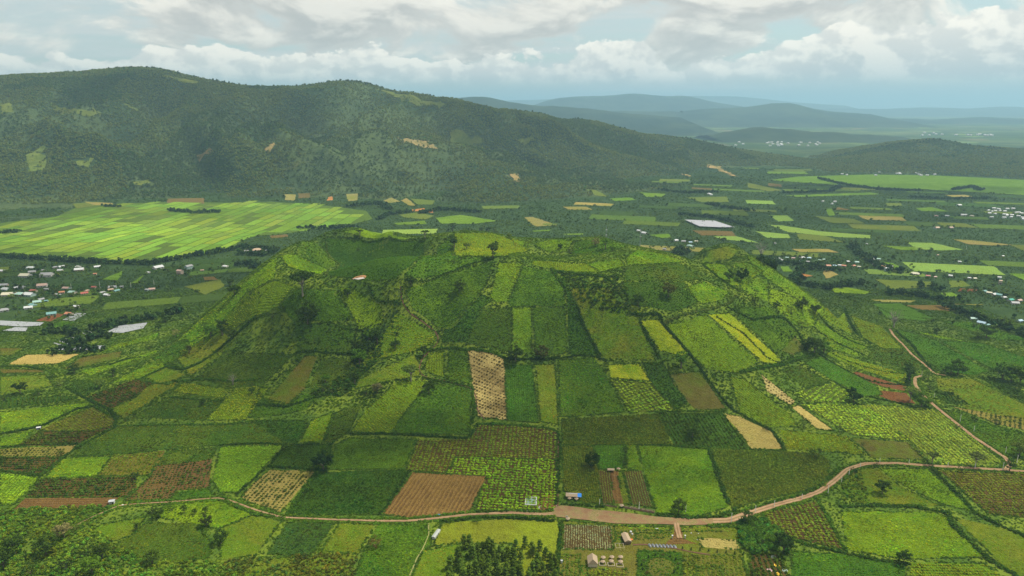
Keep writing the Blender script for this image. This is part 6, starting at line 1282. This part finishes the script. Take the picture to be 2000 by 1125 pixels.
def place_houses(H, vill, grp, rz0):
    x, y, z = hit([h_[0] for h_ in H], [h_[1] for h_ in H])
    for i, (h_, X_, Y_, Z_) in enumerate(zip(H, x, y, z)):
        D = math.sqrt(X_**2+Y_**2+CZ**2); L_ = h_[2]*D/F*.7; q = random.Random(i*3+len(vill)); W_ = min(L_*.72, 14)
        tall = 'tall' in h_[4]; hgt = 6.5 if tall else max(2.6, min(4.2, L_*.22))
        if tall: W_ = min(W_, 9)
        house(float(X_), float(Y_), float(Z_), W_, L_, hgt, rz0+q.uniform(-.8, .8), RC[h_[3]][0], WM[4-i % 5] if h_[3] != 'teal' else WM[3], '%s roofed house, %s' % ({'bgreen': 'bright green', 'white': 'white', 'blue': 'pale blue', 'green': 'pale green', 'teal': 'turquoise'}.get(h_[3], h_[3]), h_[4]), grp, hip=(i % 4 == 1))
place_houses(HL, 'left', 'houses of the village left of the hill', .35)
place_houses(HR, 'right', 'houses of the hamlets right of the hill', -.25)
HX = hit([h_[0] for h_ in HL+HR], [h_[1] for h_ in HL+HR])
vx = np.repeat(HX[0], 11)+rng.normal(0, 20, 11*len(HX[0])); vy = np.repeat(HX[1], 11)+rng.normal(6, 17, 11*len(HX[0]))
far_ = np.min(np.hypot(vx[:, None]-HX[0][None], (vy[:, None]-HX[1][None])), 1) > 9; vx, vy = vx[far_], vy[far_]
scatter('garden_trees', vx, vy, rng.uniform(3.5, 8.5, len(vx)), tint((.050, .082, .024), len(vx), .3, .1), cTreeF, flat=.9, sink=.4)
# dots of far settlements
q = random.Random(11)
FV = [(1930,2000,408,430,26),(1270,1300,245,252,6),(1430,1500,262,285,14),(1500,1605,277,286,26),(1800,1840,260,266,6),(1115,1180,205,210,5),(1860,1945,262,266,10),(1640,1800,335,345,8),(1780,1830,338,344,5),(1200,1260,470,478,0),(1380,1400,378,382,3),(1560,1640,392,400,3)]
FL = ['far village at the right edge of the green plain', 'lone farms at the foot of the far blue hills', 'roadside hamlet before the low saddle between the mountains', 'hazy town in the gap beyond the mountain spur', 'white sheds on the distant plain at right', 'faint hillside hamlet far beyond the mountain ridge',
      'distant sheds near the right edge of the hazy plain', 'farms along the far edge of the light green paddies', 'buildings at the foot of the low right hill', '', 'red earth clearing below the mountain spur', 'single farms in the dark plantations']
fx = [(q.uniform(a, b_), q.uniform(c_, d_)) for a, b_, c_, d_, n_ in FV for _ in range(n_)]; fl = [FL[i] for i, r_ in enumerate(FV) for _ in range(r_[4])]
x, y, z = hit([f[0] for f in fx], [f[1] for f in fx])
proto = None
for X_, Y_, Z_, lab_ in zip(x, y, z, fl):
    if Y_ > 25000: continue
    s = max(9, math.hypot(X_, Y_)*.0030)
    V, Fc = [], []
    if proto is None:
        box(V, Fc, (0, 0, .18), (1, .62, .44)); k = len(V); V += [(-.55, -.36, .39), (.55, -.36, .39), (.55, .36, .39), (-.55, .36, .39), (-.55, 0, .56), (.55, 0, .56)]
        Fc += [(k, k+1, k+5, k+4), (k+2, k+3, k+4, k+5), (k, k+4, k+3), (k+1, k+2, k+5)]; proto = mk('far_house', V, Fc, RC['white'][0]); o = proto
    else: o = proto.copy(); col.objects.link(o)
    o.location = (X_, Y_, Z_); o.scale = (s, s, s); o.rotation_euler = (0, 0, q.uniform(-.6, .6))
    o['label'] = 'tiny pale house, '+lab_; o['category'] = 'house'; o['group'] = lab_

# plastic sheets, nets and ponds on the plain
mNet = plain('grey_plastic_sheet', (.27, .28, .285), rough=.5, var=.15, scale=.3); mWhiteNet = plain('white_net', (.28, .28, .30), rough=.6, var=.10, scale=.05); mWater = plain('pond_water', (.20, .26, .20), rough=.15, var=.08, scale=.3, spec=.5)
def sheet(name, pts, m_, label=None, cat=None, lift=.9, s=6, kind=None):
    o = fill_sheet(name, world_poly(pts, 30), s, lift, m_, (0, 0, 0), (0, 0, 0), (0, 0, 0), lambda x, y: (x, y), kind=kind)
    if label: o['label'] = label; o['category'] = cat
    return o
sheet('plastic_sheet', [(0,627),(86,631),(78,637),(40,639),(0,636)], mNet, 'large grey plastic covered beds at the left frame edge', 'crop cover')
sheet('plastic_sheet', [(5,647),(30,640),(55,641),(50,648)], mNet, 'smaller grey plastic covered beds below the large one at left', 'crop cover')
sheet('plastic_sheet', [(208,650),(232,637),(288,631),(280,642),(240,651)], mNet, 'grey plastic beds with small trees at the left foot of the hill', 'crop cover')
sheet('plastic_sheet', [(101,684),(150,677),(207,676),(198,683),(150,685)], mNet, 'long thin grey plastic bed above the stony plot', 'crop cover')
sheet('greenhouse_net', [(1337,432),(1395,434),(1436,447),(1405,447),(1366,445)], mWhiteNet, 'large white net greenhouse on the plain behind the hill', 'greenhouse', lift=4.5)
def bed_rows(pts, n, name, label, m_, w_=1.6):
    t_ = None
    (a, b_, c_, d_) = pts
    for i in range(n):
        f = (i+.5)/n; p_ = (a[0]+(b_[0]-a[0])*f, a[1]+(b_[1]-a[1])*f); r_ = (d_[0]+(c_[0]-d_[0])*f, d_[1]+(c_[1]-d_[1])*f)
        x, y, z = hit(np.linspace(p_[0], r_[0], 8), np.linspace(p_[1], r_[1], 8)); L = np.stack([x, y], -1)
        if t_ is None: t_ = thing(name, label, 'crop cover', (float(x[0]), float(y[0]), float(z[0])))
        T = L[-1]-L[0]; T = T/np.hypot(*T); N_ = np.array([-T[1], T[0]])*w_/2; V, Fc = [], []; o_ = np.array(t_.location)
        for k in range(8):
            zz = float(ZZ(*L[k]))
            V += [tuple(np.array([*(L[k]-N_), zz+.1])-o_), tuple(np.array([*L[k], zz+.75])-o_), tuple(np.array([*(L[k]+N_), zz+.1])-o_)]
        for k in range(7): Fc += [(k*3, k*3+3, k*3+4, k*3+1), (k*3+1, k*3+4, k*3+5, k*3+2)]
        mk('row_cover', V, Fc, m_, t_)
bed_rows([(122,625),(150,611),(170,612),(145,627)], 7, 'covered_beds', 'striped grey covered beds right of the salmon roofed house', mNet, 4.2)
bed_rows([(100,672),(178,645),(190,651),(120,677)], 7, 'covered_beds', 'long grey net rows running toward the hill foot at left', mNet, 2.8)

# crater pond: bare orange bank round a little pale water
sheet('bare_bank', [(686,546),(695,541),(712,538),(716,540),(713,544),(700,547)], plain('orange_clay', (.42, .21, .09), var=.2, scale=.3), lift=.5, s=3, kind='structure')
o = sheet('pond', [(688,546),(700,543.5),(711,542.5),(712,545),(700,547)], plain('milky_water', (.62, .55, .50), rough=.3), 'small milky pond on the crater floor', 'pond', lift=.62, s=3)

# ------------------------------------------------------------------ farm stalls by the road
def P3(p_, q_): 
    x, y, z = hit([p_], [q_]); return float(x[0]), float(y[0]), float(z[0])
mThatch = plain('thatch', (.33, .25, .165), var=.25, scale=2.5); mPost = plain('wood_post', (.14, .10, .06)); mBlue = plain('blue_tarpaulin', (.02, .20, .62), rough=.4, var=.06); mTin = plain('tin_sheet', (.36, .38, .38), rough=.4); mConc = plain('concrete', (.42, .41, .38))
mOrange = plain('orange_tarpaulin', (.70, .16, .05)); mLightW = plain('pale_wood', (.52, .44, .32))
def thatch_cone(t_, r, h, z0, name='roof'):
    q = random.Random(int(r*100)); V, Fc = [], []; n = 18
    for lv, (rr, zz) in enumerate(((r, z0), (r*.62, z0+h*.42), (r*.25, z0+h*.8), (.03, z0+h))):
        for i in range(n):
            a = 2*math.pi*i/n; j_ = q.uniform(.93, 1.07) if lv < 3 else 1
            V.append((math.cos(a)*rr*j_, math.sin(a)*rr*j_, zz+q.uniform(-.05, .05)))
    for l in range(3): Fc += [(l*n+i, l*n+(i+1) % n, (l+1)*n+(i+1) % n, (l+1)*n+i) for i in range(n)]
    Fc += [tuple(range(n))[::-1]]
    return mk(name, V, Fc, mThatch, t_)
def parasol(p_, q_, label, r=1.5, stand=True):
    x, y, z = P3(p_, q_); t_ = thing('thatched_parasol', label, 'parasol', (x, y, z), random.uniform(0, 6), 'thatched parasols')
    V, Fc = [], []; tube(V, Fc, (0, 0, -.3), (0, 0, 2.3), .07, .06); mk('pole', V, Fc, mPost, t_); thatch_cone(t_, r, .95, 1.95)
    V, Fc = [], []; tube(V, Fc, (0, 0, .62), (0, 0, .70), .55, .55, 10); mk('table_top', V, Fc, mLightW, t_)
    return t_
for p_, q_, lab, r in ((1178,1093,'back thatched parasol of the left pair by the thatched house',1.65),(1177,1101,'front thatched parasol of the left pair by the thatched house',1.55),(1195,1092,'back thatched parasol of the middle pair',1.7),(1194,1100,'front thatched parasol of the middle pair',1.65),
    (1212,1092,'back thatched parasol of the right pair',1.65),(1212,1101,'front thatched parasol of the right pair',1.65),(1214,991,'thatched parasol in the gap of the long planter by the road',1.8),(1112,977,'left thatched parasol in front of the blue roofed stall',1.5),
    (1126,978,'right thatched parasol in front of the blue roofed stall',1.5),(1208,919,'pointed thatched parasol at the top of the vegetable beds',1.55),(1109,1017,'lone thatched parasol on the near side of the wide road',1.6)): parasol(p_, q_, lab, r)
for i, (p_, q_) in enumerate(((1177,1104),(1194,1105),(1211,1107))):
    x, y, z = P3(p_, q_); t_ = thing('seating_pen', 'low pale walled pen under the %s pair of thatched parasols' % ('left', 'middle', 'right')[i], 'pen', (x, y, z), 0, 'pens under parasols')
    for (cx_, cy_, sx, sy) in ((0, -.9, 4.6, .18), (0, 2.6, 4.6, .18), (-2.2, .85, .18, 3.3), (2.2, .85, .18, 3.3)):
        V, Fc = [], []; box(V, Fc, (cx_, cy_, .35), (sx, sy, .8)); mk('wall', V, Fc, mLightW, t_)
    V, Fc = [], []; box(V, Fc, (0, .85, .06), (4.2, 3.3, .16)); mk('floor', V, Fc, mPost, t_)
def shed(name, label, p_, q_, l_, w_, h_, rz, roofm, wallm, rise=.9, posts=False, hip=0.0, cat='shed'):
    x, y, z = P3(p_, q_); t_ = thing(name, label, cat, (x, y, z), rz)
    if posts:
        for sx in (-.47, -.16, .16, .47):
            for sy in (-.44, .44): V, Fc = [], []; box(V, Fc, (sx*l_, sy*w_, h_/2-.2), (.16, .16, h_+.4)); mk('post', V, Fc, mPost, t_)
        V, Fc = [], []; box(V, Fc, (0, w_*.42, h_*.45), (l_*.94, .1, h_*.9)); mk('back_wall', V, Fc, wallm, t_)
    else:
        V, Fc = [], []; box(V, Fc, (0, 0, h_/2-.2), (l_, w_, h_+.4)); mk('wall', V, Fc, wallm, t_)
        V, Fc = [], []; box(V, Fc, (l_*.2, -w_/2-.03, .95), (.9, .08, 1.9)); mk('door', V, Fc, mDark, t_)
        V, Fc = [], []; box(V, Fc, (-l_*.2, -w_/2-.03, 1.4), (.9, .08, .7)); mk('window', V, Fc, mGlass, t_)
    hx, hy = l_/2+.35, w_/2+.35; z0 = h_+.02
    V = [(-hx, -hy, z0), (hx, -hy, z0), (hx, hy, z0), (-hx, hy, z0), (-hx+hip, 0, z0+rise), (hx-hip, 0, z0+rise)]; V += [(a, b_, c_+.16) for a, b_, c_ in V]
    Fc = [(0, 4, 5, 1), (2, 5, 4, 3), (6, 7, 11, 10), (8, 9, 10, 11), (0, 1, 7, 6), (2, 3, 9, 8), (1, 2, 8, 7), (3, 0, 6, 9), (9, 6, 10), (7, 8, 11)]
    mk('roof', V, Fc, roofm, t_); return t_, (hx, hy, z0, rise)
# thatched house with a little dormer
t_, g_ = shed('thatched_house', 'tall thatched farm house left of the six parasols', 1157, 1101, 8.2, 6.2, 2.7, R(88), mThatch, mLightW, rise=3.0, hip=.9, cat='house')
V = [(-4.3, -.9, 3.3), (-4.3, .9, 3.3), (-3.9, 0, 4.3), (-2.4, 0, 5.1)]; mk('dormer', V, [(0, 2, 1), (0, 3, 2), (1, 2, 3)], mThatch, t_)
# long stall: thatch with a white strip and a blue tarpaulin at its right end
t_, g_ = shed('market_stall', 'long thatched stall with blue tarpaulin end beside the dirt road', 1120, 972, 11.5, 5.0, 2.4, R(-5), mThatch, mPost, rise=1.2, posts=True, cat='stall')
hx, hy, z0, rs = g_
mk('blue_tarpaulin', [(hx-2.9, -hy-.12, z0+.10), (hx+.12, -hy-.12, z0+.10), (hx+.12, 0, z0+rs+.26), (hx-2.9, 0, z0+rs+.26), (hx+.12, hy*.5, z0+rs*.5+.26), (hx-2.9, hy*.5, z0+rs*.5+.26)], [(0, 1, 2, 3), (3, 2, 4, 5)], mBlue, t_)
mk('white_sheet', [(-hx+2.6, -.55, z0+rs*.80+.24), (hx-3.1, -.55, z0+rs*.80+.24), (hx-3.1, -.02, z0+rs+.25), (-hx+2.6, -.02, z0+rs+.25)], [(0, 1, 2, 3)], mTin, t_)
for i in range(4): V, Fc = [], []; box(V, Fc, (-3.6+i*2.3, -1.2, .4), (1.2, .8, .8)); mk('counter', V, Fc, mLightW, t_)
shed('thatched_shelter', 'small open thatched shelter at the top of the vegetable beds', 1193, 921, 5.2, 2.8, 1.9, R(-3), mThatch, mPost, rise=.8, posts=True, cat='shelter')
t_, g_ = shed('thatched_barn', 'long thatched barn with tarpaulins along its right side', 1223, 1056, 9.5, 4.4, 2.4, R(97), mThatch, mPost, rise=1.3, cat='barn')
x, y, z = P3(1233, 1057); o = thing('awning', 'orange tarpaulin awning at the corner of the long thatched barn', 'awning', (x, y, z))
V, Fc = [], []; box(V, Fc, (0, 0, 1.5), (1.6, 1.5, .08)); mk('canopy', V, Fc, mOrange, o)
for sx in (-.7, .7):
    for sy in (-.65, .65): V, Fc = [], []; tube(V, Fc, (sx, sy, -.1), (sx, sy, 1.47), .035, .035, 5); mk('post', V, Fc, mPost, o)
for i, (p_, q_, r_, h_) in enumerate(((1232,1041,.75,1.5),(1235,1045,.55,1.1))):
    x, y, z = P3(p_, q_); o = thing('water_tank', ('larger' if i == 0 else 'smaller')+' white water tank beside the long thatched barn', 'water tank', (x, y, z)); V, Fc = [], []; tube(V, Fc, (0, 0, -.1), (0, 0, h_), r_, r_, 14); mk('body', V, Fc, mWhite, o)
    V, Fc = [], []; tube(V, Fc, (0, 0, h_), (0, 0, h_+.22), r_*.55, r_*.2, 12); mk('lid', V, Fc, mTin, o)
shed('long_shed', 'long narrow grey white shed standing alone on the pasture', 852, 1046, 9.5, 2.2, 1.7, R(72), plain('fibre_roof', (.30, .32, .29), rough=.6), mConc, rise=.45)
shed('field_hut', 'grey tin roofed hut at the end of the bare brown strip', 219, 983, 3.6, 3.0, 2.2, R(15), mTin, mConc, rise=.4); shed('field_hut', 'tiny white roofed hut on the left ploughed plot', 76, 838, 3.0, 2.4, 1.8, R(20), mWhite, plain('violet_wall', (.25, .22, .42)), rise=.5)
# water basin
x, y, z = P3(1037, 980); t_ = thing('water_basin', 'square walled water basin with green water in the gridded plot', 'basin', (x, y, z), R(-3))
for cx_, cy_, sx, sy in ((0, -5.4, 9.2, .7), (0, 5.4, 9.2, .7), (-4.25, 0, .7, 10.1), (4.25, 0, .7, 10.1)): V, Fc = [], []; box(V, Fc, (cx_, cy_, .3), (sx, sy, 1.3)); mk('rim', V, Fc, mConc, t_)
mk('water', [(-3.95, -5.1, .5), (3.95, -5.1, .5), (3.95, 5.1, .5), (-3.95, 5.1, .5)], [(0, 1, 2, 3)], plain('basin_water', (.16, .24, .17), rough=.12, spec=.5, var=.05), t_)
x, y, z = P3(1054, 991); t_ = thing('stone_heap', 'pale stone heap beside the water basin', 'stones', (x, y, z)); V, Fc = [], []; q = random.Random(3)
for i in range(14): box(V, Fc, (q.gauss(0, .8), q.gauss(0, .8), q.uniform(0, .4)), (q.uniform(.4, .9),)*3, q.uniform(0, 3), .7)
mk('stones', V, Fc, mConc, t_)
# long brick planters by the road
def planter(a, b_, w_, h_, label, topm):
    x, y, z = hit([a[0], b_[0]], [a[1], b_[1]]); L_ = math.hypot(x[1]-x[0], y[1]-y[0]); rz = math.atan2(y[1]-y[0], x[1]-x[0])
    t_ = thing('planter', label, 'planter', (float(x.mean()), float(y.mean()), float(z.mean())), rz); V, Fc = [], []
    box(V, Fc, (0, 0, h_/2-.2), (L_, w_, h_+.4)); mk('wall', V, Fc, plain('planter_brick', (.26, .16, .11), var=.2, scale=2), t_); V, Fc = [], []; box(V, Fc, (0, 0, h_+.08), (L_-.2, w_-.3, .16)); mk('soil', V, Fc, topm, t_)
    n_ = int(L_*5); xx = rng.uniform(-L_/2+.2, L_/2-.2, n_); yy = rng.uniform(-w_/2+.2, w_/2-.2, n_)
    scatter('plants', xx, yy, rng.uniform(.25, .5, n_), tint((.09, .15, .03), n_), cTuft, z=np.full(n_, h_+.18), parent=t_, kind='stuff')
planter((1219,990.5), (1278,1001), 2.6, 1.1, 'long brick planter on the right of the roadside parasol', mPost); planter((1179,987), (1205,990.5), 1.3, .8, 'short planter on the left of the roadside parasol', mPost)
# pergola frame
x, y, z = P3(1210, 1071); t_ = thing('pergola_frame', 'square wooden pergola frame between the beds and the barn', 'pergola', (x, y, z))
for sx in (-1, 0, 1):
    for sy in (-1, 1): V, Fc = [], []; tube(V, Fc, (sx*2.9, sy*2.6, -.2), (sx*2.9, sy*2.6, 2.2), .08, .08, 6); mk('post', V, Fc, mLightW, t_)
for (a, b_) in (((-3, -2.6, 2.25), (3, -2.6, 2.25)), ((-3, 2.6, 2.25), (3, 2.6, 2.25)), ((-2.9, -2.7, 2.3), (-2.9, 2.7, 2.3)), ((2.9, -2.7, 2.3), (2.9, 2.7, 2.3)), ((0, -2.7, 2.3), (0, 2.7, 2.3))): V, Fc = [], []; tube(V, Fc, a, b_, .08, .08, 6); mk('beam', V, Fc, mLightW, t_)
# grey covered mounds
mTarp = plain('grey_tarpaulin', (.13, .145, .15), rough=.35, var=.2, scale=1.2, spec=.4)
for i in range(8):
    p_ = 1269+i*7.0; x, y, z = P3(p_, 1066+i*.35); lab = 'grey tarpaulin covered mound, %s of the row of eight' % ('first from the left', 'second', 'third', 'fourth', 'fifth', 'sixth', 'seventh', 'last on the right')[i]
    t_ = thing('covered_mound', lab, 'mound', (x, y, z), R(12), 'row of tarpaulin covered mounds'); q = random.Random(i); V, Fc = [], []; n_ = 12
    for lv in range(5):
        f = lv/4; r_ = math.cos(f*1.5)
        for k in range(n_): a = 2*math.pi*k/n_; V.append((math.cos(a)*1.25*r_*q.uniform(.93, 1.07), math.sin(a)*2.4*r_*q.uniform(.93, 1.07), -.1+math.sin(f*1.5)*1.25*q.uniform(.92, 1.08)))
    for l in range(4): Fc += [(l*n_+k, l*n_+(k+1) % n_, (l+1)*n_+(k+1) % n_, (l+1)*n_+k) for k in range(n_)]
    Fc.append(tuple(4*n_+k for k in range(n_))); mk('cover', V, Fc, mTarp, t_, smooth=True)
for p_, lab in ((1313, 'left'), (1338, 'right')):
    x, y, z = P3(p_, 1052); t_ = thing('gate_post', '%s pale stone gate post at the farm drive' % lab, 'gate post', (x, y, z), 0, 'gate posts'); V, Fc = [], []; box(V, Fc, (0, 0, 1.2), (.75, .75, 2.8)); mk('shaft', V, Fc, mConc, t_); V, Fc = [], []; box(V, Fc, (0, 0, 2.68), (1.0, 1.0, .16)); mk('cap', V, Fc, mWhite, t_)
# little conical shrubs: a ring and a row
for i in range(15):
    a = 2*math.pi*i/15+.15; p_, q_ = 1289+36*math.cos(a), 1106-21*math.sin(a)
    if q_ > 1124: continue
    x, y, z = P3(p_, q_); plant_tree(x, y, 2.1+.3*(i % 2), 'cone' if i % 3 else 'bush', 'small dark shrub in the ring on the round lawn', (.025, .045, .015) if i % 3 else (.07, .05, .03), 'shrubs in the ring on the round lawn', name='ring_shrub', cat='shrub', wide=1.6 if i % 3 else 1)
for i in range(8):
    x, y, z = P3(1333+i*17, 1073+i*1.5); plant_tree(x, y, 2.4, 'cone', 'small conical shrub in the row behind the tan lawn', (.03, .06, .02), 'row of conical shrubs', name='row_shrub', cat='shrub', wide=1.5)
# flower wheels
for i, (p_, q_, c_, nm) in enumerate(((1511,1089,(.30,.36,.28),'pale green one at the back'),(1517,1105,(.80,.52,.05),'yellow one in the middle'),(1521,1122,(.80,.52,.05),'yellow one on the bottom edge'),(1503,1114,(.70,.45,.45),'pink one on the left'),(1533,1115,(.30,.38,.32),'pale green one on the right'))):
    x, y, z = P3(p_, q_); t_ = thing('flower_wheel', 'wheel shaped flower bed on brown soil, '+nm, 'flower bed', (x, y, z), 0, 'wheel shaped flower beds'); m_ = plain('flowers_'+('sage', 'yellow', 'yellow', 'pink', 'sage')[i], c_, var=.25, scale=4); V, Fc = [], []; n_ = 16
    for r_, zz in ((1.25, .15), (1.35, .5), (1.75, .5), (1.85, .15)):
        for k in range(n_): a = 2*math.pi*k/n_; V.append((math.cos(a)*r_, math.sin(a)*r_, zz))
    for l in range(3): Fc += [(l*n_+k, (l+1)*n_+k, (l+1)*n_+(k+1) % n_, l*n_+(k+1) % n_) for k in range(n_)]
    mk('rim', V, Fc, m_, t_)
    for k in range(4): V, Fc = [], []; a = k*math.pi/4; box(V, Fc, (0, 0, .35), (2.5, .22, .3), a); mk('spoke', V, Fc, m_, t_)
    V, Fc = [], []; tube(V, Fc, (0, 0, .2), (0, 0, .62), .45, .35, 10); mk('hub', V, Fc, m_, t_)
# signs and small posts
for p_, q_, s_, lab in ((1107,1011,(1.9,.1,.8),'small white sign board by the wide road'),(1086.5,992,(.3,.3,2.4),'white post at the gridded plot corner'),(1350,1042,(.9,.5,.6),'white block left on the tan lawn'),(1362,1055,(.9,.6,.5),'white block in the middle of the tan lawn'),(1364,1043,(.7,.5,.5),'second white block near the drive'),(1283,1033,(2.2,.5,.5),'row of white stones left of the drive'),(1097,1100,(1.2,1.0,2.2),'narrow white cabin on the hedge by the grove'),(857,1006,(1.8,1.2,.6),'blue drum by the red ridged plot'),(240,987,(1.6,.9,.6),'white sack pile by the hut on the track'),(1027,998,(3.4,.5,.4),'pale log on the verge by the water basin')):
    x, y, z = P3(p_, q_); V, Fc = [], []; box(V, Fc, (0, 0, s_[2]/2+(.7 if 'sign' in lab else -.05)), s_, 0, .92); nm = {'sign': 'sign_board', 'post': 'marker_post', 'cabin': 'cabin', 'drum': 'drum', 'log': 'log', 'sack': 'sack_pile'}.get(next((w_ for w_ in ('sign', 'post', 'cabin', 'drum', 'log', 'sack') if w_ in lab), ''), 'white_block')
    t_ = thing(nm, lab, nm.replace('_', ' '), (x, y, z)); mk('body', V, Fc, mBlue if 'blue' in lab else mWhite, t_)
    if 'sign' in lab:
        for sx in (-.8, .8): V, Fc = [], []; box(V, Fc, (sx, .08, .4), (.1, .1, 1.3)); mk('post', V, Fc, mPost, t_)
    if 'cabin' in lab: V, Fc = [], []; box(V, Fc, (0, 0, 2.25), (1.5, 1.3, .15)); mk('roof', V, Fc, mTin, t_)
# utility poles
mPole = plain('pole_concrete', (.72, .70, .64), var=.06)
POLES = [(1512,990,11,'on the inside of the long road bend'),(1566,975,9,'second along the long road bend'),(1617,964,14,'tallest by the long road bend'),(1643,943,9,'where the road climbs the bend'),(1658,928,10,'below the top of the road bend'),(1680,913,8,'at the top of the road bend'),
 (1718,903,7,'first on the straight road'),(1775,906,7,'second on the straight road'),(1851,911,7,'third on the straight road'),(1904,915,9,'beside the small flat crowned tree'),(1958,919,13,'left of the road junction'),(1986,904,12,'right of the road junction'),(1964,884,9,'above the road junction'),
 (1875,824,12,'upper one right of the winding road'),(1902,843,9,'lower one right of the winding road'),(1800,735,9,'at the sharp road bend'),(1825,775,6,'beside the dark coffee plot'),(1428,1021,17,'where the wide road narrows'),(1475,1001,12,'on the far side of the road'),(1339,1000,13,'in the hedge of the yellow rough plot'),
 (1248,997,15,'behind the long planter'),(1171,988,12,'left of the vegetable beds'),(140,568,12,'in the left village by the leaning row'),(196,566,14,'in the left village by the big cluster'),(256,561,9,'right of the big cluster in the left village'),(301,556,9,'above the house under the hill'),(1548,487,0,''),(1887,488,7,'by the pale leaf shaped field')]
for p_, q_, hp, lab in POLES:
    if not hp: continue
    x, y, z = P3(p_, q_); h_ = hp*math.sqrt(x*x+y*y+CZ*CZ)/F/math.cos(math.atan2(CZ, math.hypot(x, y))); t_ = thing('utility_pole', 'pale concrete utility pole '+lab, 'utility pole', (x, y, z), 0, 'utility poles')
    V, Fc = [], []; tube(V, Fc, (0, 0, -.3), (0, 0, h_), .27, .18, 6); mk('pole', V, Fc, mPole, t_); V, Fc = [], []; box(V, Fc, (0, 0, h_*.93), (1.6, .12, .12)); mk('crossarm', V, Fc, mPost, t_)
for p_, q_, hp, lab in ((1184,463,20,'shorter lattice mast behind the second crater rim'),(1250,483,36,'taller lattice mast behind the brow of the hill')):
    x, y, z = at_depth(p_, q_, 1420); x = float(x); y = 1420.0; z = float(ZZ(x, y)); top_ = float(at_depth(p_, q_-hp, 1420)[2]); h_ = top_-z; t_ = thing('radio_mast', lab, 'mast', (x, y, z), 0, 'radio masts'); V, Fc = [], []
    for a in (0, 2.09, 4.19):
        tube(V, Fc, (math.cos(a)*1.6, math.sin(a)*1.6, 0), (math.cos(a)*.5, math.sin(a)*.5, h_), .22, .16, 4)
    for k in range(14):
        f = k/14; g_ = (k+1)/14
        for a, b_ in ((0, 2.09), (2.09, 4.19), (4.19, 0)):
            ra, rb = 1.6-1.1*f, 1.6-1.1*g_; tube(V, Fc, (math.cos(a)*ra, math.sin(a)*ra, h_*f), (math.cos(b_)*rb, math.sin(b_)*rb, h_*g_), .10, .10, 3)
    mk('lattice', V, Fc, mTin, t_)
    for i, f in enumerate((.9, .72)): V, Fc = [], []; box(V, Fc, (0, 0, h_*f), (2.6, 2.6, 1.6)); mk('antenna', V, Fc, mWhite, t_)

# ------------------------------------------------------------------ haze
mHz = bpy.data.materials.new('haze_air'); mHz.use_nodes = True; t = NT(mHz.node_tree); t.n.clear()
pv = t.node('ShaderNodeVolumePrincipled', {'Color': (.37, .60, .76, 1), 'Density': 6.6e-5, 'Anisotropy': .2})
ou = t.node('ShaderNodeOutputMaterial'); t.l.new(pv.outputs[0], ou.inputs['Volume'])
V, Fc = [], []; HZT = 900.0
V = [(-62000, -320, -25), (62000, -320, -25), (62000, 71000, -25), (-62000, 71000, -25)]; V += [(a, b_, HZT) for a, b_, _ in V]
Fc = [(0, 3, 2, 1), (4, 5, 6, 7), (0, 1, 5, 4), (1, 2, 6, 5), (2, 3, 7, 6), (3, 0, 4, 7)]
mk('haze', V, Fc, mHz, kind='stuff')
# thin clouds added out of frame, above the haze, to shade the land
mCl = bpy.data.materials.new('shade_cloud'); mCl.use_nodes = True; t = NT(mCl.node_tree); t.n.clear()
O = t.node('ShaderNodeTexCoord').outputs['Object']; n_ = t.noise(O, .0042, 7, .6, .3)
df = t.node('ShaderNodeBsdfDiffuse', {0: (.85, .85, .84, 1)}); tl = t.node('ShaderNodeBsdfTranslucent', {0: (.85, .85, .84, 1)}); tp = t.node('ShaderNodeBsdfTransparent')
m1 = t.node('ShaderNodeMixShader', {0: .5, 1: df.outputs[0], 2: tl.outputs[0]}); m2 = t.node('ShaderNodeMixShader', {0: t.sm(n_, .36, .64, .02, .34), 1: tp.outputs[0], 2: m1.outputs[0]})
ou = t.node('ShaderNodeOutputMaterial'); t.l.new(m2.outputs[0], ou.inputs['Surface'])
CH = 1350.0
for gx_, gy_, rx, ry, sd_ in ((-120, 640, 330, 95, 1), (60, 560, 300, 75, 2), (-260, 760, 150, 60, 5), (110, 730, 190, 60, 8), (-900, 1250, 420, 120, 3), (-1500, 3200, 620, 330, 4), (-300, 3350, 420, 260, 9), (900, 2000, 420, 150, 6), (1500, 2700, 500, 200, 7)):
    k_ = CH/sdir.z; cx0, cy0 = gx_+sdir.x*k_, gy_+sdir.y*k_; V, Fc = [], []; nr, nt = 10, 44
    for s_ in (1, -1):
        for i in range(nr+1):
            for j in range(nt):
                th = 2*math.pi*j/nt; r_ = i/nr; ed = 1+.38*float(fbm(np.array([math.cos(th)*2.2+sd_*7]), np.array([math.sin(th)*2.2]), 4, sd_)[0])
                h_ = math.sqrt(max(0, 1-r_*r_))*(75 if s_ > 0 else 22)*(1+.5*float(vnoise(np.array([r_*3*math.cos(th)+sd_]), np.array([r_*3*math.sin(th)]), 3)[0]))
                V.append((math.cos(th)*rx*ed*r_, math.sin(th)*ry*ed*r_, s_*h_))
    b0 = (nr+1)*nt
    for s_ in (0, 1):
        for i in range(nr):
            for j in range(nt):
                q4 = (s_*b0+i*nt+j, s_*b0+i*nt+(j+1) % nt, s_*b0+(i+1)*nt+(j+1) % nt, s_*b0+(i+1)*nt+j); Fc.append(q4[::-1] if s_ == 0 else q4)
    o = mk('shade_clouds', V, Fc, mCl, kind='stuff', smooth=True); o.location = (cx0, cy0, CH)
print('instances', N_INST[0])
